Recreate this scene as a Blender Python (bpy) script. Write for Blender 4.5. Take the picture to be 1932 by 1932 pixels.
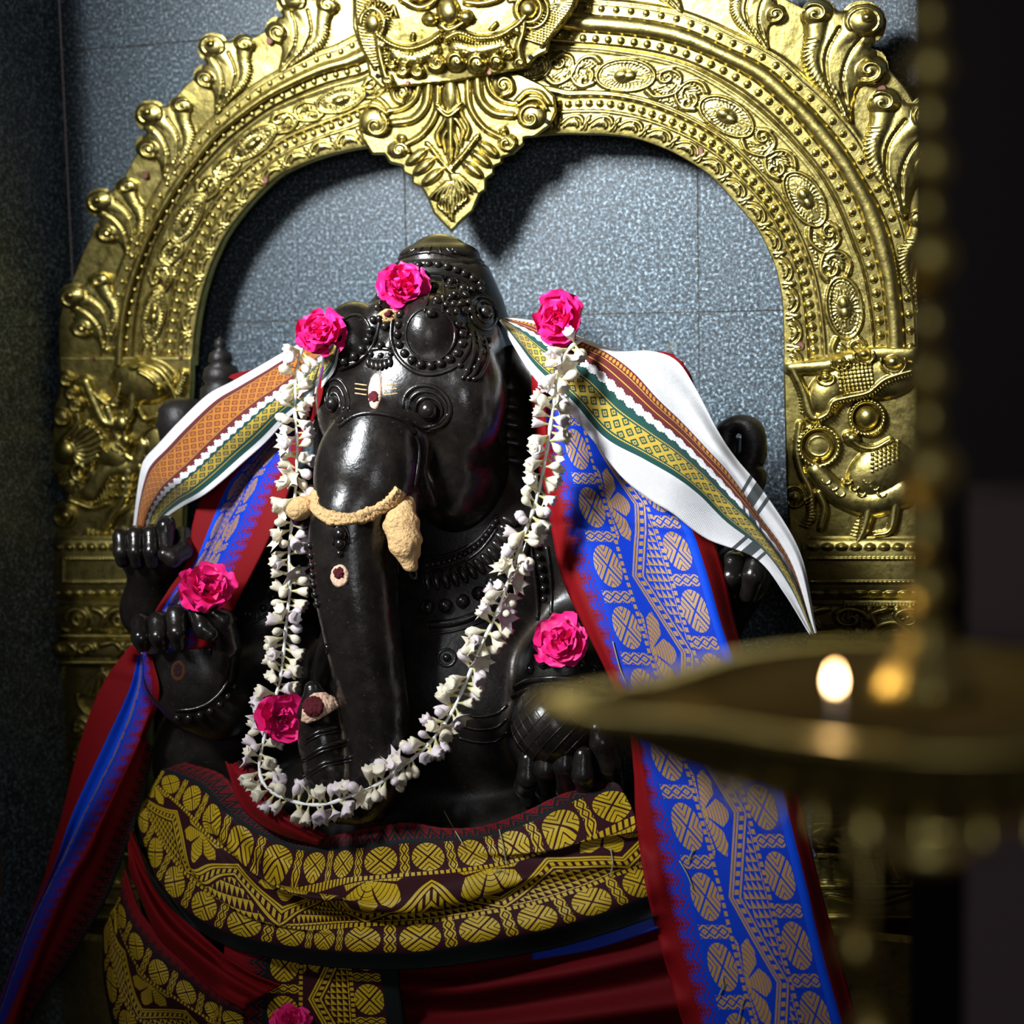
import bpy, bmesh, math, random
import numpy as np
from mathutils import Vector, Matrix, Quaternion
from mathutils.bvhtree import BVHTree

for _o in list(bpy.data.objects):
    bpy.data.objects.remove(_o)
scene = bpy.context.scene
COL = scene.collection
random.seed(7)
RNG = np.random.default_rng(11)

# ------------------------------------------------------------------ camera
YAW, PITCH, ROLL = math.radians(20.5), math.radians(6.3), math.radians(1.2)
FPX = 3300.0
CX = CY = 966.0
_f = Vector((-math.sin(YAW) * math.cos(PITCH), math.cos(YAW) * math.cos(PITCH), -math.sin(PITCH)))
_r0 = _f.cross(Vector((0, 0, 1))).normalized()
_u0 = _r0.cross(_f).normalized()
CR = _r0 * math.cos(ROLL) - _u0 * math.sin(ROLL)
CU = _u0 * math.cos(ROLL) + _r0 * math.sin(ROLL)
CF = _f
CAM = Vector((0, 0, 1.5)) - 3.3 * CF
cam_data = bpy.data.cameras.new('camera')
cam_data.sensor_width = 36.0
cam_data.sensor_fit = 'HORIZONTAL'
cam_data.lens = FPX / 1932.0 * 36.0
cam_data.clip_start = 0.02
cam_data.dof.use_dof = True
cam_data.dof.focus_distance = 2.86
cam_data.dof.aperture_fstop = 2.25
cam_data.dof.aperture_blades = 0
cam = bpy.data.objects.new('camera', cam_data)
cam.matrix_world = Matrix(((CR.x, CU.x, -CF.x, CAM.x), (CR.y, CU.y, -CF.y, CAM.y), (CR.z, CU.z, -CF.z, CAM.z), (0, 0, 0, 1)))
COL.objects.link(cam)
scene.camera = cam

# ------------------------------------------------------------------ world, lights, exposure
world = bpy.data.worlds.new('world')
scene.world = world
world.use_nodes = True
bgn = world.node_tree.nodes['Background']
bgn.inputs[0].default_value = (0.50, 0.40, 0.40, 1)
bgn.inputs[1].default_value = 0.15
scene.view_settings.view_transform = 'Standard'
scene.view_settings.look = 'None'
scene.view_settings.gamma = 1.0
scene.view_settings.exposure = -0.32
scene.view_settings.use_curve_mapping = False


def area_light(name, loc, target, sx, sy, power, color, spread=180):
    l = bpy.data.lights.new(name, 'AREA')
    l.shape = 'RECTANGLE'
    l.size = sx
    l.size_y = sy
    l.energy = power
    l.color = color
    l.spread = math.radians(spread)
    o = bpy.data.objects.new(name, l)
    o.location = loc
    o.rotation_euler = (Vector(target) - Vector(loc)).to_track_quat('-Z', 'Y').to_euler()
    COL.objects.link(o)
    return o


area_light('high_window_light', (-1.08, -2.85, 3.60), (0.14, -0.15, 2.0), 0.66, 0.95, 31, (0.93, 0.97, 1.0), 41)
area_light('added_fill_light', (2.3, -5.9, 2.6), (0.0, 0.0, 1.7), 0.8, 1.3, 15, (0.92, 0.95, 1.0), 120)  # soft fill lamp added behind the camera to lift the dark sides

# ------------------------------------------------------------------ pixel helpers (frame 1932 x 1932)


def ray_dir(px, py):
    return CF + CR * ((px - CX) / FPX) - CU * ((py - CY) / FPX)


def W(px, py, d):
    """world point seen at pixel (px,py) that stands d metres in front of the back wall (plane Y=0)"""
    v = ray_dir(px, py)
    t = (-d - CAM.y) / v.y
    return CAM + v * t


_CFn, _CRn, _CUn, _CAMn = (np.array(v) for v in (CF, CR, CU, CAM))


def Wn(px, py, d):
    px = np.asarray(px, float)
    py = np.asarray(py, float)
    v = _CFn + _CRn * ((px - CX) / FPX)[..., None] - _CUn * ((py - CY) / FPX)[..., None]
    t = (-np.asarray(d, float) - _CAMn[1]) / v[..., 1]
    return _CAMn + v * t[..., None]


def Wt(px, py, t):
    """world point at distance t along the optical axis"""
    return CAM + ray_dir(px, py) * t


# ------------------------------------------------------------------ object helpers


def link(name, mesh, mat=None, parent=None, smooth=True):
    o = bpy.data.objects.new(name, mesh)
    COL.objects.link(o)
    if mat is not None and not mesh.materials:
        mesh.materials.append(mat)
    if parent is not None:
        o.parent = parent
    if smooth and len(mesh.polygons):
        mesh.polygons.foreach_set('use_smooth', np.ones(len(mesh.polygons), bool))
    return o


def pydata(name, verts, faces, mat=None, parent=None, smooth=True):
    me = bpy.data.meshes.new(name)
    me.from_pydata([tuple(v) for v in verts], [], [tuple(int(i) for i in f) for f in faces])
    me.update()
    return link(name, me, mat, parent, smooth)


def quadmesh(name, verts, quads):
    """fast mesh from numpy arrays"""
    me = bpy.data.meshes.new(name)
    verts = np.asarray(verts, np.float32)
    quads = np.asarray(quads, np.int32)
    me.vertices.add(len(verts))
    me.vertices.foreach_set('co', verts.ravel())
    me.loops.add(quads.size)
    me.loops.foreach_set('vertex_index', quads.ravel())
    me.polygons.add(len(quads))
    me.polygons.foreach_set('loop_start', np.arange(0, quads.size, 4, dtype=np.int32))
    me.update(calc_edges=True)
    me.validate()
    return me


def thing(name, loc, label, cat, group=None):
    o = bpy.data.objects.new(name, None)
    o.empty_display_size = 0.05
    o.location = loc
    COL.objects.link(o)
    tag(o, label, cat, group)
    return o


def tag(o, label=None, cat=None, group=None, kind=None):
    if label:
        o['label'] = label
    if cat:
        o['category'] = cat
    if group:
        o['group'] = group
    if kind:
        o['kind'] = kind
    return o


def settle(root):
    """children were modelled in world space: keep them there under an Empty that is not at the origin"""
    bpy.context.view_layer.update()
    inv = Matrix.Translation(root.location).inverted()
    for c in root.children:
        c.matrix_parent_inverse = inv


def bm_link(name, bm, mat=None, parent=None, smooth=True):
    me = bpy.data.meshes.new(name)
    bm.to_mesh(me)
    bm.free()
    return link(name, me, mat, parent, smooth)


def catmull(P, n):
    """resample control points P (k,dim) to n points with a centripetal-like Catmull-Rom, arc-uniform"""
    P = np.asarray(P, float)
    k = len(P)
    Q = np.vstack([2 * P[0] - P[1], P, 2 * P[-1] - P[-2]])
    out = []
    m = max(4, int(6 * n / max(1, k - 1)))
    for i in range(k - 1):
        p0, p1, p2, p3 = Q[i], Q[i + 1], Q[i + 2], Q[i + 3]
        t = np.linspace(0, 1, m, endpoint=False)[:, None]
        out.append(0.5 * ((2 * p1) + (-p0 + p2) * t + (2 * p0 - 5 * p1 + 4 * p2 - p3) * t ** 2 + (-p0 + 3 * p1 - 3 * p2 + p3) * t ** 3))
    out.append(P[-1:])
    out = np.vstack(out)
    s = np.concatenate([[0], np.cumsum(np.linalg.norm(np.diff(out[:, :2], axis=0), axis=1) + 1e-9)])
    q = np.linspace(0, s[-1], n)
    return np.stack([np.interp(q, s, out[:, j]) for j in range(out.shape[1])], 1)


def catmull_idx(P, n):
    """Catmull-Rom on axis 0 of P (k, ...), uniform in index"""
    P = np.asarray(P, float)
    k = len(P)
    Q = np.concatenate([(2 * P[0] - P[1])[None], P, (2 * P[-1] - P[-2])[None]])
    x = np.linspace(0, k - 1, n)
    i = np.minimum(x.astype(int), k - 2)
    t = (x - i).reshape((-1,) + (1,) * (P.ndim - 1))
    p0, p1, p2, p3 = Q[i], Q[i + 1], Q[i + 2], Q[i + 3]
    return 0.5 * ((2 * p1) + (-p0 + p2) * t + (2 * p0 - 5 * p1 + 4 * p2 - p3) * t ** 2 + (-p0 + 3 * p1 - 3 * p2 + p3) * t ** 3)


def tube_mesh(bm, pts, rad, seg=8, closed=False, flat=1.0, updir=None):
    pts = [Vector(p) for p in pts]
    n = len(pts)
    if not hasattr(rad, '__len__'):
        rad = [rad] * n
    rings = []
    prev = None
    for i, p in enumerate(pts):
        a = pts[(i - 1) % n] if (closed or i > 0) else p
        b = pts[(i + 1) % n] if (closed or i < n - 1) else p
        t = (b - a)
        if t.length < 1e-9:
            t = Vector((0, 0, 1))
        t.normalize()
        if prev is None:
            up = Vector(updir) if updir is not None else (Vector((0, -1, 0)) if abs(t.y) < 0.9 else Vector((1, 0, 0)))
        else:
            up = prev
        s = t.cross(up)
        if s.length < 1e-6:
            s = t.cross(Vector((1, 0, 0)))
        s.normalize()
        up = s.cross(t).normalized()
        prev = up
        rings.append([bm.verts.new(p + (s * math.cos(2 * math.pi * k / seg) + up * flat * math.sin(2 * math.pi * k / seg)) * rad[i]) for k in range(seg)])
    m = n if closed else n - 1
    for i in range(m):
        A, B = rings[i], rings[(i + 1) % n]
        for k in range(seg):
            bm.faces.new((A[k], B[k], B[(k + 1) % seg], A[(k + 1) % seg]))
    if not closed:
        bm.faces.new(rings[0])
        bm.faces.new(rings[-1][::-1])


def tube(name, pts, rad, mat, parent, seg=8, closed=False, flat=1.0):
    bm = bmesh.new()
    tube_mesh(bm, pts, rad, seg, closed, flat)
    return bm_link(name, bm, mat, parent)


def lathe(name, prof, seg, mat, parent, origin=(0, 0, 0), close=True, ripple=None):
    """prof: (r,z) list around +Z"""
    ox, oy, oz = origin
    V, F = [], []
    for r, z in prof:
        for k in range(seg):
            a = 2 * math.pi * k / seg
            rr = r * (1 + (ripple(a, z) if ripple else 0))
            V.append((ox + rr * math.cos(a), oy + rr * math.sin(a), oz + z))
    for i in range(len(prof) - 1):
        for k in range(seg):
            a, b = i * seg + k, i * seg + (k + 1) % seg
            F.append((a, b, b + seg, a + seg))
    if close:
        F.append(tuple(range(seg))[::-1])
        F.append(tuple(range((len(prof) - 1) * seg, len(prof) * seg)))
    return pydata(name, V, F, mat, parent)


def box(name, lo, hi, mat, parent=None, bevel=0.0):
    bm = bmesh.new()
    bmesh.ops.create_cube(bm, size=1)
    for v in bm.verts:
        v.co = Vector([(lo[i] + hi[i]) / 2 + v.co[i] * (hi[i] - lo[i]) for i in range(3)])
    if bevel:
        bmesh.ops.bevel(bm, geom=bm.edges[:], offset=bevel, segments=1, affect='EDGES')
    return bm_link(name, bm, mat, parent, smooth=False)


# ------------------------------------------------------------------ node expression helper
class NB:
    def __init__(self, name):
        self.mat = bpy.data.materials.new(name)
        self.mat.use_nodes = True
        self.t = self.mat.node_tree
        self.bsdf = self.t.nodes['Principled BSDF']

    def n(self, typ, **kw):
        nd = self.t.nodes.new(typ)
        for k, v in kw.items():
            setattr(nd, k, v)
        return nd

    def put(self, sock, v):
        if isinstance(v, E):
            v = v.s
        if isinstance(v, bpy.types.NodeSocket):
            self.t.links.new(v, sock)
        else:
            sock.default_value = v

    def m(self, op, *args):
        nd = self.n('ShaderNodeMath', operation=op)
        for i, a in enumerate(args):
            self.put(nd.inputs[i], a if isinstance(a, E) else float(a))
        return E(self, nd.outputs[0])

    def uv(self):
        nd = self.n('ShaderNodeUVMap')
        sp = self.n('ShaderNodeSeparateXYZ')
        self.t.links.new(nd.outputs[0], sp.inputs[0])
        return E(self, sp.outputs[0]), E(self, sp.outputs[1])

    def pos(self):
        return self.n('ShaderNodeNewGeometry').outputs['Position']

    def noise(self, scale, detail=2.0, rough=0.5, vec=None, out='Fac'):
        nd = self.n('ShaderNodeTexNoise')
        nd.inputs['Scale'].default_value = scale
        nd.inputs['Detail'].default_value = detail
        nd.inputs['Roughness'].default_value = rough
        self.t.links.new(vec if vec is not None else self.pos(), nd.inputs['Vector'])
        return E(self, nd.outputs[out])

    def ramp(self, fac, stops):
        nd = self.n('ShaderNodeValToRGB')
        el = nd.color_ramp.elements
        while len(el) < len(stops):
            el.new(0.5)
        for e, (p, c) in zip(el, stops):
            e.position = p
            e.color = (c, c, c, 1) if not hasattr(c, '__len__') else tuple(c) + (1,)
        self.put(nd.inputs[0], fac)
        return E(self, nd.outputs[0])

    def mix(self, fac, a, b):
        nd = self.n('ShaderNodeMix', data_type='RGBA')
        self.put(nd.inputs['Factor'], fac)
        for s, v in ((nd.inputs[6], a), (nd.inputs[7], b)):
            if isinstance(v, E):
                self.put(s, v)
            else:
                s.default_value = tuple(v) + (1,)
        return E(self, nd.outputs[2])

    def set(self, name, v):
        s = self.bsdf.inputs[name]
        if isinstance(v, tuple) and len(v) == 3 and s.type == 'RGBA':
            v = v + (1,)
        self.put(s, v)

    def bump(self, h, dist=0.001, strength=1.0):
        nd = self.n('ShaderNodeBump')
        nd.inputs['Distance'].default_value = dist
        nd.inputs['Strength'].default_value = strength
        self.put(nd.inputs['Height'], h)
        self.t.links.new(nd.outputs[0], self.bsdf.inputs['Normal'])


class E:
    def __init__(self, b, s):
        self.b, self.s = b, s

    def __add__(self, o): return self.b.m('ADD', self, o)
    def __radd__(self, o): return self.b.m('ADD', self, o)
    def __sub__(self, o): return self.b.m('SUBTRACT', self, o)
    def __rsub__(self, o): return self.b.m('SUBTRACT', o, self)
    def __mul__(self, o): return self.b.m('MULTIPLY', self, o)
    def __rmul__(self, o): return self.b.m('MULTIPLY', self, o)
    def __truediv__(self, o): return self.b.m('DIVIDE', self, o)
    def __lt__(self, o): return self.b.m('LESS_THAN', self, o)
    def __gt__(self, o): return self.b.m('GREATER_THAN', self, o)
    def abs(self): return self.b.m('ABSOLUTE', self)
    def frac(self): return self.b.m('FRACT', self)
    def max(self, o): return self.b.m('MAXIMUM', self, o)
    def min(self, o): return self.b.m('MINIMUM', self, o)
    def inv(self): return self.b.m('SUBTRACT', 1.0, self)
    def tri(self): return (self.frac() - 0.5).abs() * 2.0

    def between(self, a, b):
        return self.b.m('COMPARE', self, (a + b) / 2, abs(b - a) / 2)

    def near(self, c, w):
        return self.b.m('COMPARE', self, c, w)


# ------------------------------------------------------------------ materials
def mat_granite(name, dark=1.0):
    b = NB(name)
    n1 = b.noise(170, 3, 0.72)
    n2 = b.noise(2.2, 3, 0.6)
    n3 = b.noise(90, 2, 0.5)
    col = b.ramp(n1, [(0.40, (0.003 * dark, 0.005 * dark, 0.007 * dark)), (0.48, (0.028 * dark, 0.046 * dark, 0.061 * dark)), (0.56, (0.070 * dark, 0.108 * dark, 0.136 * dark)), (0.66, (0.33 * dark, 0.43 * dark, 0.50 * dark))])
    col = b.mix(b.ramp(n2, [(0.40, 0.0), (0.70, 0.28)]), col, (0.055, 0.045, 0.042))
    col = b.mix(b.ramp(b.noise(14, 4, 0.7), [(0.66, 0.0), (0.76, 0.35)]), col, (0.22, 0.17, 0.09))
    b.set('Base Color', col)
    b.set('Roughness', b.ramp(n3, [(0.3, 0.38), (0.7, 0.55)]))
    b.bump(n1, 0.0006, 0.4)
    return b.mat


def mat_simple(name, col, rough=0.6, metal=0.0, noise_scale=None, var=0.25, bump=None, spec=0.3):
    b = NB(name)
    if noise_scale:
        n = b.noise(noise_scale, 4, 0.6)
        c = b.mix(n, tuple(x * (1 - var) for x in col), tuple(min(1, x * (1 + var)) for x in col))
        b.set('Base Color', c)
        if bump:
            b.bump(n, bump, 1.0)
    else:
        b.set('Base Color', col)
    b.set('Roughness', rough)
    b.set('Metallic', metal)
    b.set('Specular IOR Level', spec)
    return b.mat


def mat_brass(name, bright=1.0, rough=0.30):
    b = NB(name)
    n = b.noise(9, 4, 0.6)
    n2 = b.noise(60, 3, 0.6)
    col = b.mix(b.ramp(n, [(0.35, 0.0), (0.68, 1.0)]), (0.41 * bright, 0.335 * bright, 0.095 * bright), (0.54 * bright, 0.45 * bright, 0.155 * bright))
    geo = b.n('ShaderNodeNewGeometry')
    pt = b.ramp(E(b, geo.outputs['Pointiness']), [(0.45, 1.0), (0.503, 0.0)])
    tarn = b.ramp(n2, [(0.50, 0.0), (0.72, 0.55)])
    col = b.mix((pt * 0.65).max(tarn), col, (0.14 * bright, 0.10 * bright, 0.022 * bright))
    b.set('Base Color', col)
    b.set('Metallic', 1.0)
    b.set('Roughness', b.ramp(n2, [(0.3, rough), (0.75, rough + 0.17)]))
    b.bump(b.noise(38, 3, 0.55), 0.004, 0.35)
    return b.mat


def mat_stone(name, rough0=0.16, rough1=0.36, spec=0.5):
    b = NB(name)
    n = b.noise(26, 5, 0.65)
    n2 = b.noise(170, 3, 0.6)
    geo = b.n('ShaderNodeNewGeometry')
    cre = b.ramp(E(b, geo.outputs['Pointiness']), [(0.42, 1.0), (0.495, 0.0)])
    col = b.mix(b.ramp(n, [(0.40, 0.0), (0.75, 0.5)]), (0.007, 0.006, 0.0055), (0.022, 0.017, 0.013))
    col = b.mix(b.ramp(n2, [(0.66, 0.0), (0.74, 0.5)]), col, (0.085, 0.055, 0.028))
    col = b.mix(cre * 0.55, col, (0.115, 0.075, 0.040))
    b.set('Base Color', col)
    b.set('Roughness', b.ramp(n, [(0.35, rough0), (0.75, rough1)]).max(cre * 0.7))
    b.set('Specular IOR Level', spec)
    b.bump(n2 * 0.5 + n, 0.0016, 0.45)
    return b.mat


def weave(b, u, v, k=1.0):
    return (b.m('SINE', u * (420.0 * k)) * b.m('SINE', v * (420.0 * k)))


def mat_brocade(name, red, accent, ground, gold, strip, red_out=None):
    """silk border: red field, temple spikes, coloured edge strip, three woven gold columns"""
    b = NB(name)
    u, v = b.uv()

    def medallion(uc, ph):
        r, p = 0.088, 0.255
        a = (u - uc) / r
        q = ((v / p + ph).frac() - 0.5) * (p / r)
        A, B = a.abs(), q.abs()
        disc = (a * a + q * q) < 1.0
        st = ((A - B).abs() * 3.0).frac() > 0.24
        bar = (A < 1.05) * (B > 1.16)
        zz = (B * 5.0 + (a * 1.5).tri() * 0.9).frac() > 0.42
        return (disc * st).max(bar * zz)

    g = medallion(0.335, 0.0).max(medallion(0.835, 0.3))
    dots = (u.near(0.437, 0.011).max(u.near(0.737, 0.011))) * ((v / 0.030).frac() < 0.62)
    g = g.max(dots)
    P = 0.62
    w = u - ((v / P).tri() * 0.17 + 0.485)
    inner = u.between(0.452, 0.722)
    lines = w.near(0.0, 0.006).max(w.near(0.018, 0.006)).max(w.near(0.066, 0.006))
    chk = w.near(0.042, 0.013) * ((v / 0.034).frac() < 0.55)
    tri = (w > 0.085) * ((u / 0.034).frac() < (v / 0.034).frac())
    cv = ((v / P + 0.5).frac() - 0.5) * P
    # lotus sits where the zigzag leaves room on the left
    cv = ((v / P).frac() - 0.0)
    cv = (cv.min(cv.inv())) * P * b.m('SIGN', (v / P).frac() - 0.5)
    a2 = (u - 0.452) / 0.110
    b2 = cv / 0.135
    ang = b.m('ARCTAN2', b2, a2)
    rad = b.m('SQRT', a2 * a2 + b2 * b2)
    pet = (rad < (b.m('COSINE', ang * 7.0) * 0.22 + 1.25)) * ((ang * (7.0 / 6.2832) + 0.5).frac().near(0.5, 0.43))
    lot = pet * (w < -0.03) * ((rad * 6.0).frac() > 0.16)
    star = (u.near(0.478, 0.018)) * (((v / P + 0.5).frac() - 0.5).abs() < 0.028) * ((rad * 9).frac() > 0.3)
    g = g.max(inner * (lines.max(chk).max(tri).max(lot).max(star)))
    thread = (u * 260.0 + v * 170.0).frac() > 0.10
    g = g * thread
    # temple spikes between the red field and the strip
    h = (u - 0.115) / 0.105
    tooth = ((v / 0.078).tri()) * 0.62 + ((v / 0.0195).tri()) * 0.30
    spike = h > tooth
    chev = ((h * 3.2 - (v / 0.078).tri() * 1.4).frac()) > 0.30
    faint = (h > (tooth - 0.42)) * (((h * 6.0 - (v / 0.039).tri() * 1.5).frac()) > 0.72)
    field = (u > 0.115)
    blue = field * ((spike * chev).max(faint)).max(u > 0.222)
    col = b.mix(blue, red, accent)
    body = u.between(0.245, 0.925)
    col = b.mix(body, col, ground)
    col = b.mix(u.between(0.925, 0.985), col, strip)
    col = b.mix(u > 0.985, col, red_out or red)
    goldc = b.mix(b.noise(35, 2), tuple(x * 0.8 for x in gold), gold)
    gm = g * u.between(0.24, 0.918)
    col = b.mix(gm, col, goldc)
    b.set('Base Color', col)
    b.set('Roughness', gm * -0.16 + 0.66)
    b.set('Specular IOR Level', gm * 0.35 + 0.10)
    b.bump(gm * 1.0 + weave(b, u, v) * 0.25, 0.0009, 0.6)
    return b.mat


def mat_shawl(name, bands, width_m=0.20):
    """bands: list of (u0,u1,kind). kinds: maroon, green, lat_orange, lat_yellow, line, tooth_maroon(+/-), tooth_green"""
    b = NB(name)
    u, v = b.uv()
    maroon, green = (0.105, 0.012, 0.014), (0.006, 0.050, 0.042)
    cols = {'maroon': maroon, 'green': green}
    white = (0.74, 0.74, 0.74)
    col = b.mix(b.noise(60, 2), (0.58, 0.58, 0.60), white)
    gold = {'lat_orange': (0.52, 0.20, 0.018), 'lat_yellow': (0.55, 0.36, 0.035), 'line': (0.60, 0.38, 0.05), 'gold_spots': (0.62, 0.30, 0.03)}
    for (a, c, kind) in bands:
        m = u.between(a, c)
        if kind in cols:
            col = b.mix(m, col, cols[kind])
        elif kind.startswith('tooth'):
            ck = 'maroon' if 'maroon' in kind else 'green'
            h = (u - a) / (c - a)
            if kind.endswith('-'):
                h = h.inv()
            t = ((v / 0.11).tri()) * 0.75 + ((v / 0.0275).tri()) * 0.25
            col = b.mix(m * (h < t), col, cols[ck])
        elif kind.startswith('lat'):
            p = 0.125
            s = ((u + v) / p).frac()
            t = ((u - v) / p).frac()
            grid = (s.near(0.5, 0.34).inv()).max(t.near(0.5, 0.34).inv())
            dot = (s.near(0.5, 0.20)) * (t.near(0.5, 0.20)) * ((s.near(0.5, 0.07) * t.near(0.5, 0.07)).inv())
            wv = ((u * 300.0).frac() > 0.2)
            if kind == 'lat_orange':
                gm = m * (grid.max(dot) * 0.85) * wv
            else:
                gm = m * grid.max(dot * 0.85) * wv
            col = b.mix(gm, col, gold[kind])
        elif kind == 'gold_spots':
            s = (v / 0.045).frac()
            h = (u - a) / (c - a)
            gm = m * ((s - 0.5) * (s - 0.5) * 5.0 + (h - 0.5) * (h - 0.5) * 3.0 < 0.62) * ((u * 260.0 + v * 130).frac() > 0.3)
            col = b.mix(gm, col, gold[kind])
        elif kind == 'line':
            col = b.mix(m * ((v / 0.016).frac() < 0.75), col, gold[kind])
        elif kind == 'grey_v':     # stripes across the cloth near its end, u range used as v range
            mv = v.between(a, c)
            col = b.mix(mv, col, (0.055, 0.065, 0.065))
    b.set('Base Color', col)
    b.set('Roughness', 0.75)
    b.set('Specular IOR Level', 0.2)
    b.set('Sheen Weight', 0.15)
    b.bump(weave(b, u, v, 1.4), 0.0005, 0.5)
    return b.mat


def mat_petal(name, c1, c2, trans=0.25, rough=0.5):
    b = NB(name)
    n = b.noise(55, 3, 0.6)
    b.set('Base Color', b.mix(n, c1, c2))
    b.set('Roughness', rough)
    b.set('Specular IOR Level', 0.3)
    b.set('Subsurface Weight', trans)
    b.set('Subsurface Radius', (0.004, 0.002, 0.002))
    b.set('Subsurface Scale', 0.6)
    return b.mat


M = {}
M['granite'] = mat_granite('grey_granite')
M['granite_side'] = mat_granite('grey_granite_side', 1.0)
M['grout'] = mat_simple('grout', (0.085, 0.070, 0.050), 0.9)
M['brass'] = mat_brass('beaten_brass', 1.0, 0.25)
M['brass_dark'] = mat_brass('old_brass', 0.75, 0.33)
M['lamp_brass'] = mat_brass('lamp_brass', 1.2, 0.30)
M['stem_brass'] = mat_brass('smoked_brass', 0.75, 0.36)
M['rivet'] = mat_simple('copper_rivet', (0.16, 0.075, 0.05), 0.55, 0.6)
M['hole'] = mat_simple('nail_hole', (0.004, 0.004, 0.004), 0.9)
M['stone'] = mat_stone('oiled_black_stone')
M['stone_dull'] = mat_stone('dusty_black_stone', 0.28, 0.46, 0.34)
M['stone_plain'] = mat_simple('plain_black_stone', (0.014, 0.012, 0.011), 0.45, 0, 60, 0.4, 0.002)
M['paste'] = mat_simple('sandal_paste', (0.66, 0.42, 0.19), 0.9, 0, 150, 0.22, 0.008)
M['paste_pink'] = mat_simple('pink_sandal_paste', (0.72, 0.47, 0.33), 0.9, 0, 120, 0.18, 0.002)
M['vermilion'] = mat_simple('kumkum_powder', (0.085, 0.008, 0.014), 0.95, 0, 260, 0.4, 0.002)
M['rose'] = mat_petal('pink_rose_petal', (0.70, 0.006, 0.145), (0.95, 0.026, 0.26))
M['rose_pale'] = mat_simple('rose_heart', (0.80, 0.50, 0.25), 0.7)
M['bud'] = mat_petal('tuberose_petal', (0.56, 0.49, 0.34), (0.78, 0.73, 0.61), 0.0)
M['bud_lilac'] = mat_petal('tuberose_lilac', (0.54, 0.44, 0.50), (0.76, 0.70, 0.68), 0.0)
M['bud_green'] = mat_petal('tuberose_base', (0.36, 0.34, 0.10), (0.62, 0.56, 0.30), 0.0)
M['string'] = mat_simple('white_string', (0.78, 0.78, 0.80), 0.8)
M['straw'] = mat_simple('dry_straw', (0.30, 0.29, 0.16), 0.8)
M['black_room'] = mat_simple('dark_jamb', (0.012, 0.009, 0.009), 0.8)
M['jamb'] = mat_simple('painted_jamb', (0.060, 0.040, 0.044), 0.7)
M['floor'] = mat_simple('stone_floor', (0.05, 0.045, 0.045), 0.6, 0, 6, 0.3)
M['silk_blue'] = mat_brocade('blue_gold_silk', (0.165, 0.003, 0.005), (0.003, 0.036, 0.42), (0.003, 0.032, 0.40), (0.42, 0.235, 0.012), (0.003, 0.055, 0.58))
M['silk_gold'] = mat_brocade('maroon_gold_silk', (0.18, 0.005, 0.009), (0.008, 0.012, 0.013), (0.030, 0.007, 0.010), (0.62, 0.42, 0.008), (0.008, 0.010, 0.010), (0.008, 0.010, 0.010))
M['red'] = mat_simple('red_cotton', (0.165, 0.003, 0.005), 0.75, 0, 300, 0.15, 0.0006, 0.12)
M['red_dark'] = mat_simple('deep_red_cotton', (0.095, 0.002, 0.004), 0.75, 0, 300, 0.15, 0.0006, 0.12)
M['blue'] = mat_simple('royal_blue_silk', (0.012, 0.05, 0.50), 0.55)
M['shawl_left'] = mat_shawl('bordered_white_cotton_left', [
    (0.13, 0.50, 'maroon'), (0.20, 0.46, 'lat_orange'), (0.185, 0.193, 'line'), (0.467, 0.475, 'line'), (0.50, 0.58, 'tooth_maroon'), (0.64, 0.92, 'green'), (0.60, 0.64, 'tooth_green-'), (0.655, 0.80, 'lat_yellow'), (0.835, 0.845, 'line')])
M['shawl_right'] = mat_shawl('bordered_white_cotton_right', [
    (2.84, 2.87, 'grey_v'), (2.91, 3.00, 'grey_v'), (3.04, 3.07, 'grey_v'),
    (0.09, 0.42, 'green'), (0.17, 0.335, 'lat_yellow'), (0.145, 0.155, 'line'), (0.35, 0.36, 'line'), (0.42, 0.455, 'tooth_green'),
    (0.53, 0.70, 'maroon'), (0.495, 0.53, 'tooth_maroon-'), (0.565, 0.575, 'line'), (0.645, 0.69, 'gold_spots'), (0.63, 0.638, 'line')])

# ================================================================== the room
CORNER = W(126, 300, 0.0).x


def tile_wall(name, mat, us, zs, to_world, thick=0.012, gap=0.0007):
    """backing slab plus one bevelled tile object per stone panel"""
    u0, u1, z0, z1 = us[0], us[-1], zs[0], zs[-1]
    back = [to_world(u, z, h) for h in (-0.05, -0.0016) for (u, z) in ((u0, z0), (u1, z0), (u1, z1), (u0, z1))]
    F = [(0, 1, 2, 3), (7, 6, 5, 4), (0, 4, 5, 1), (1, 5, 6, 2), (2, 6, 7, 3), (3, 7, 4, 0)]
    w = pydata(name, back, F, M['grout'], None, False)
    tag(w, kind='structure')
    for i in range(len(us) - 1):
        for j in range(len(zs) - 1):
            a, b_, c, d_ = us[i] + gap, us[i + 1] - gap, zs[j] + gap, zs[j + 1] - gap
            lift = random.uniform(-0.0006, 0.0006)
            e = 0.0012
            V = [to_world(u, z, -0.008) for (u, z) in ((a, c), (b_, c), (b_, d_), (a, d_))]
            V += [to_world(u, z, -0.001 + lift) for (u, z) in ((a, c), (b_, c), (b_, d_), (a, d_))]
            V += [to_world(u, z, lift) for (u, z) in ((a + e, c + e), (b_ - e, c + e), (b_ - e, d_ - e), (a + e, d_ - e))]
            F2 = [(3, 2, 1, 0)]
            for k in range(4):
                F2 += [(k, (k + 1) % 4, 4 + (k + 1) % 4, 4 + k), (4 + k, 4 + (k + 1) % 4, 8 + (k + 1) % 4, 8 + k)]
            F2.append((8, 9, 10, 11))
            pydata('granite_tile', V, F2, mat, w, False)
    return w


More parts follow.
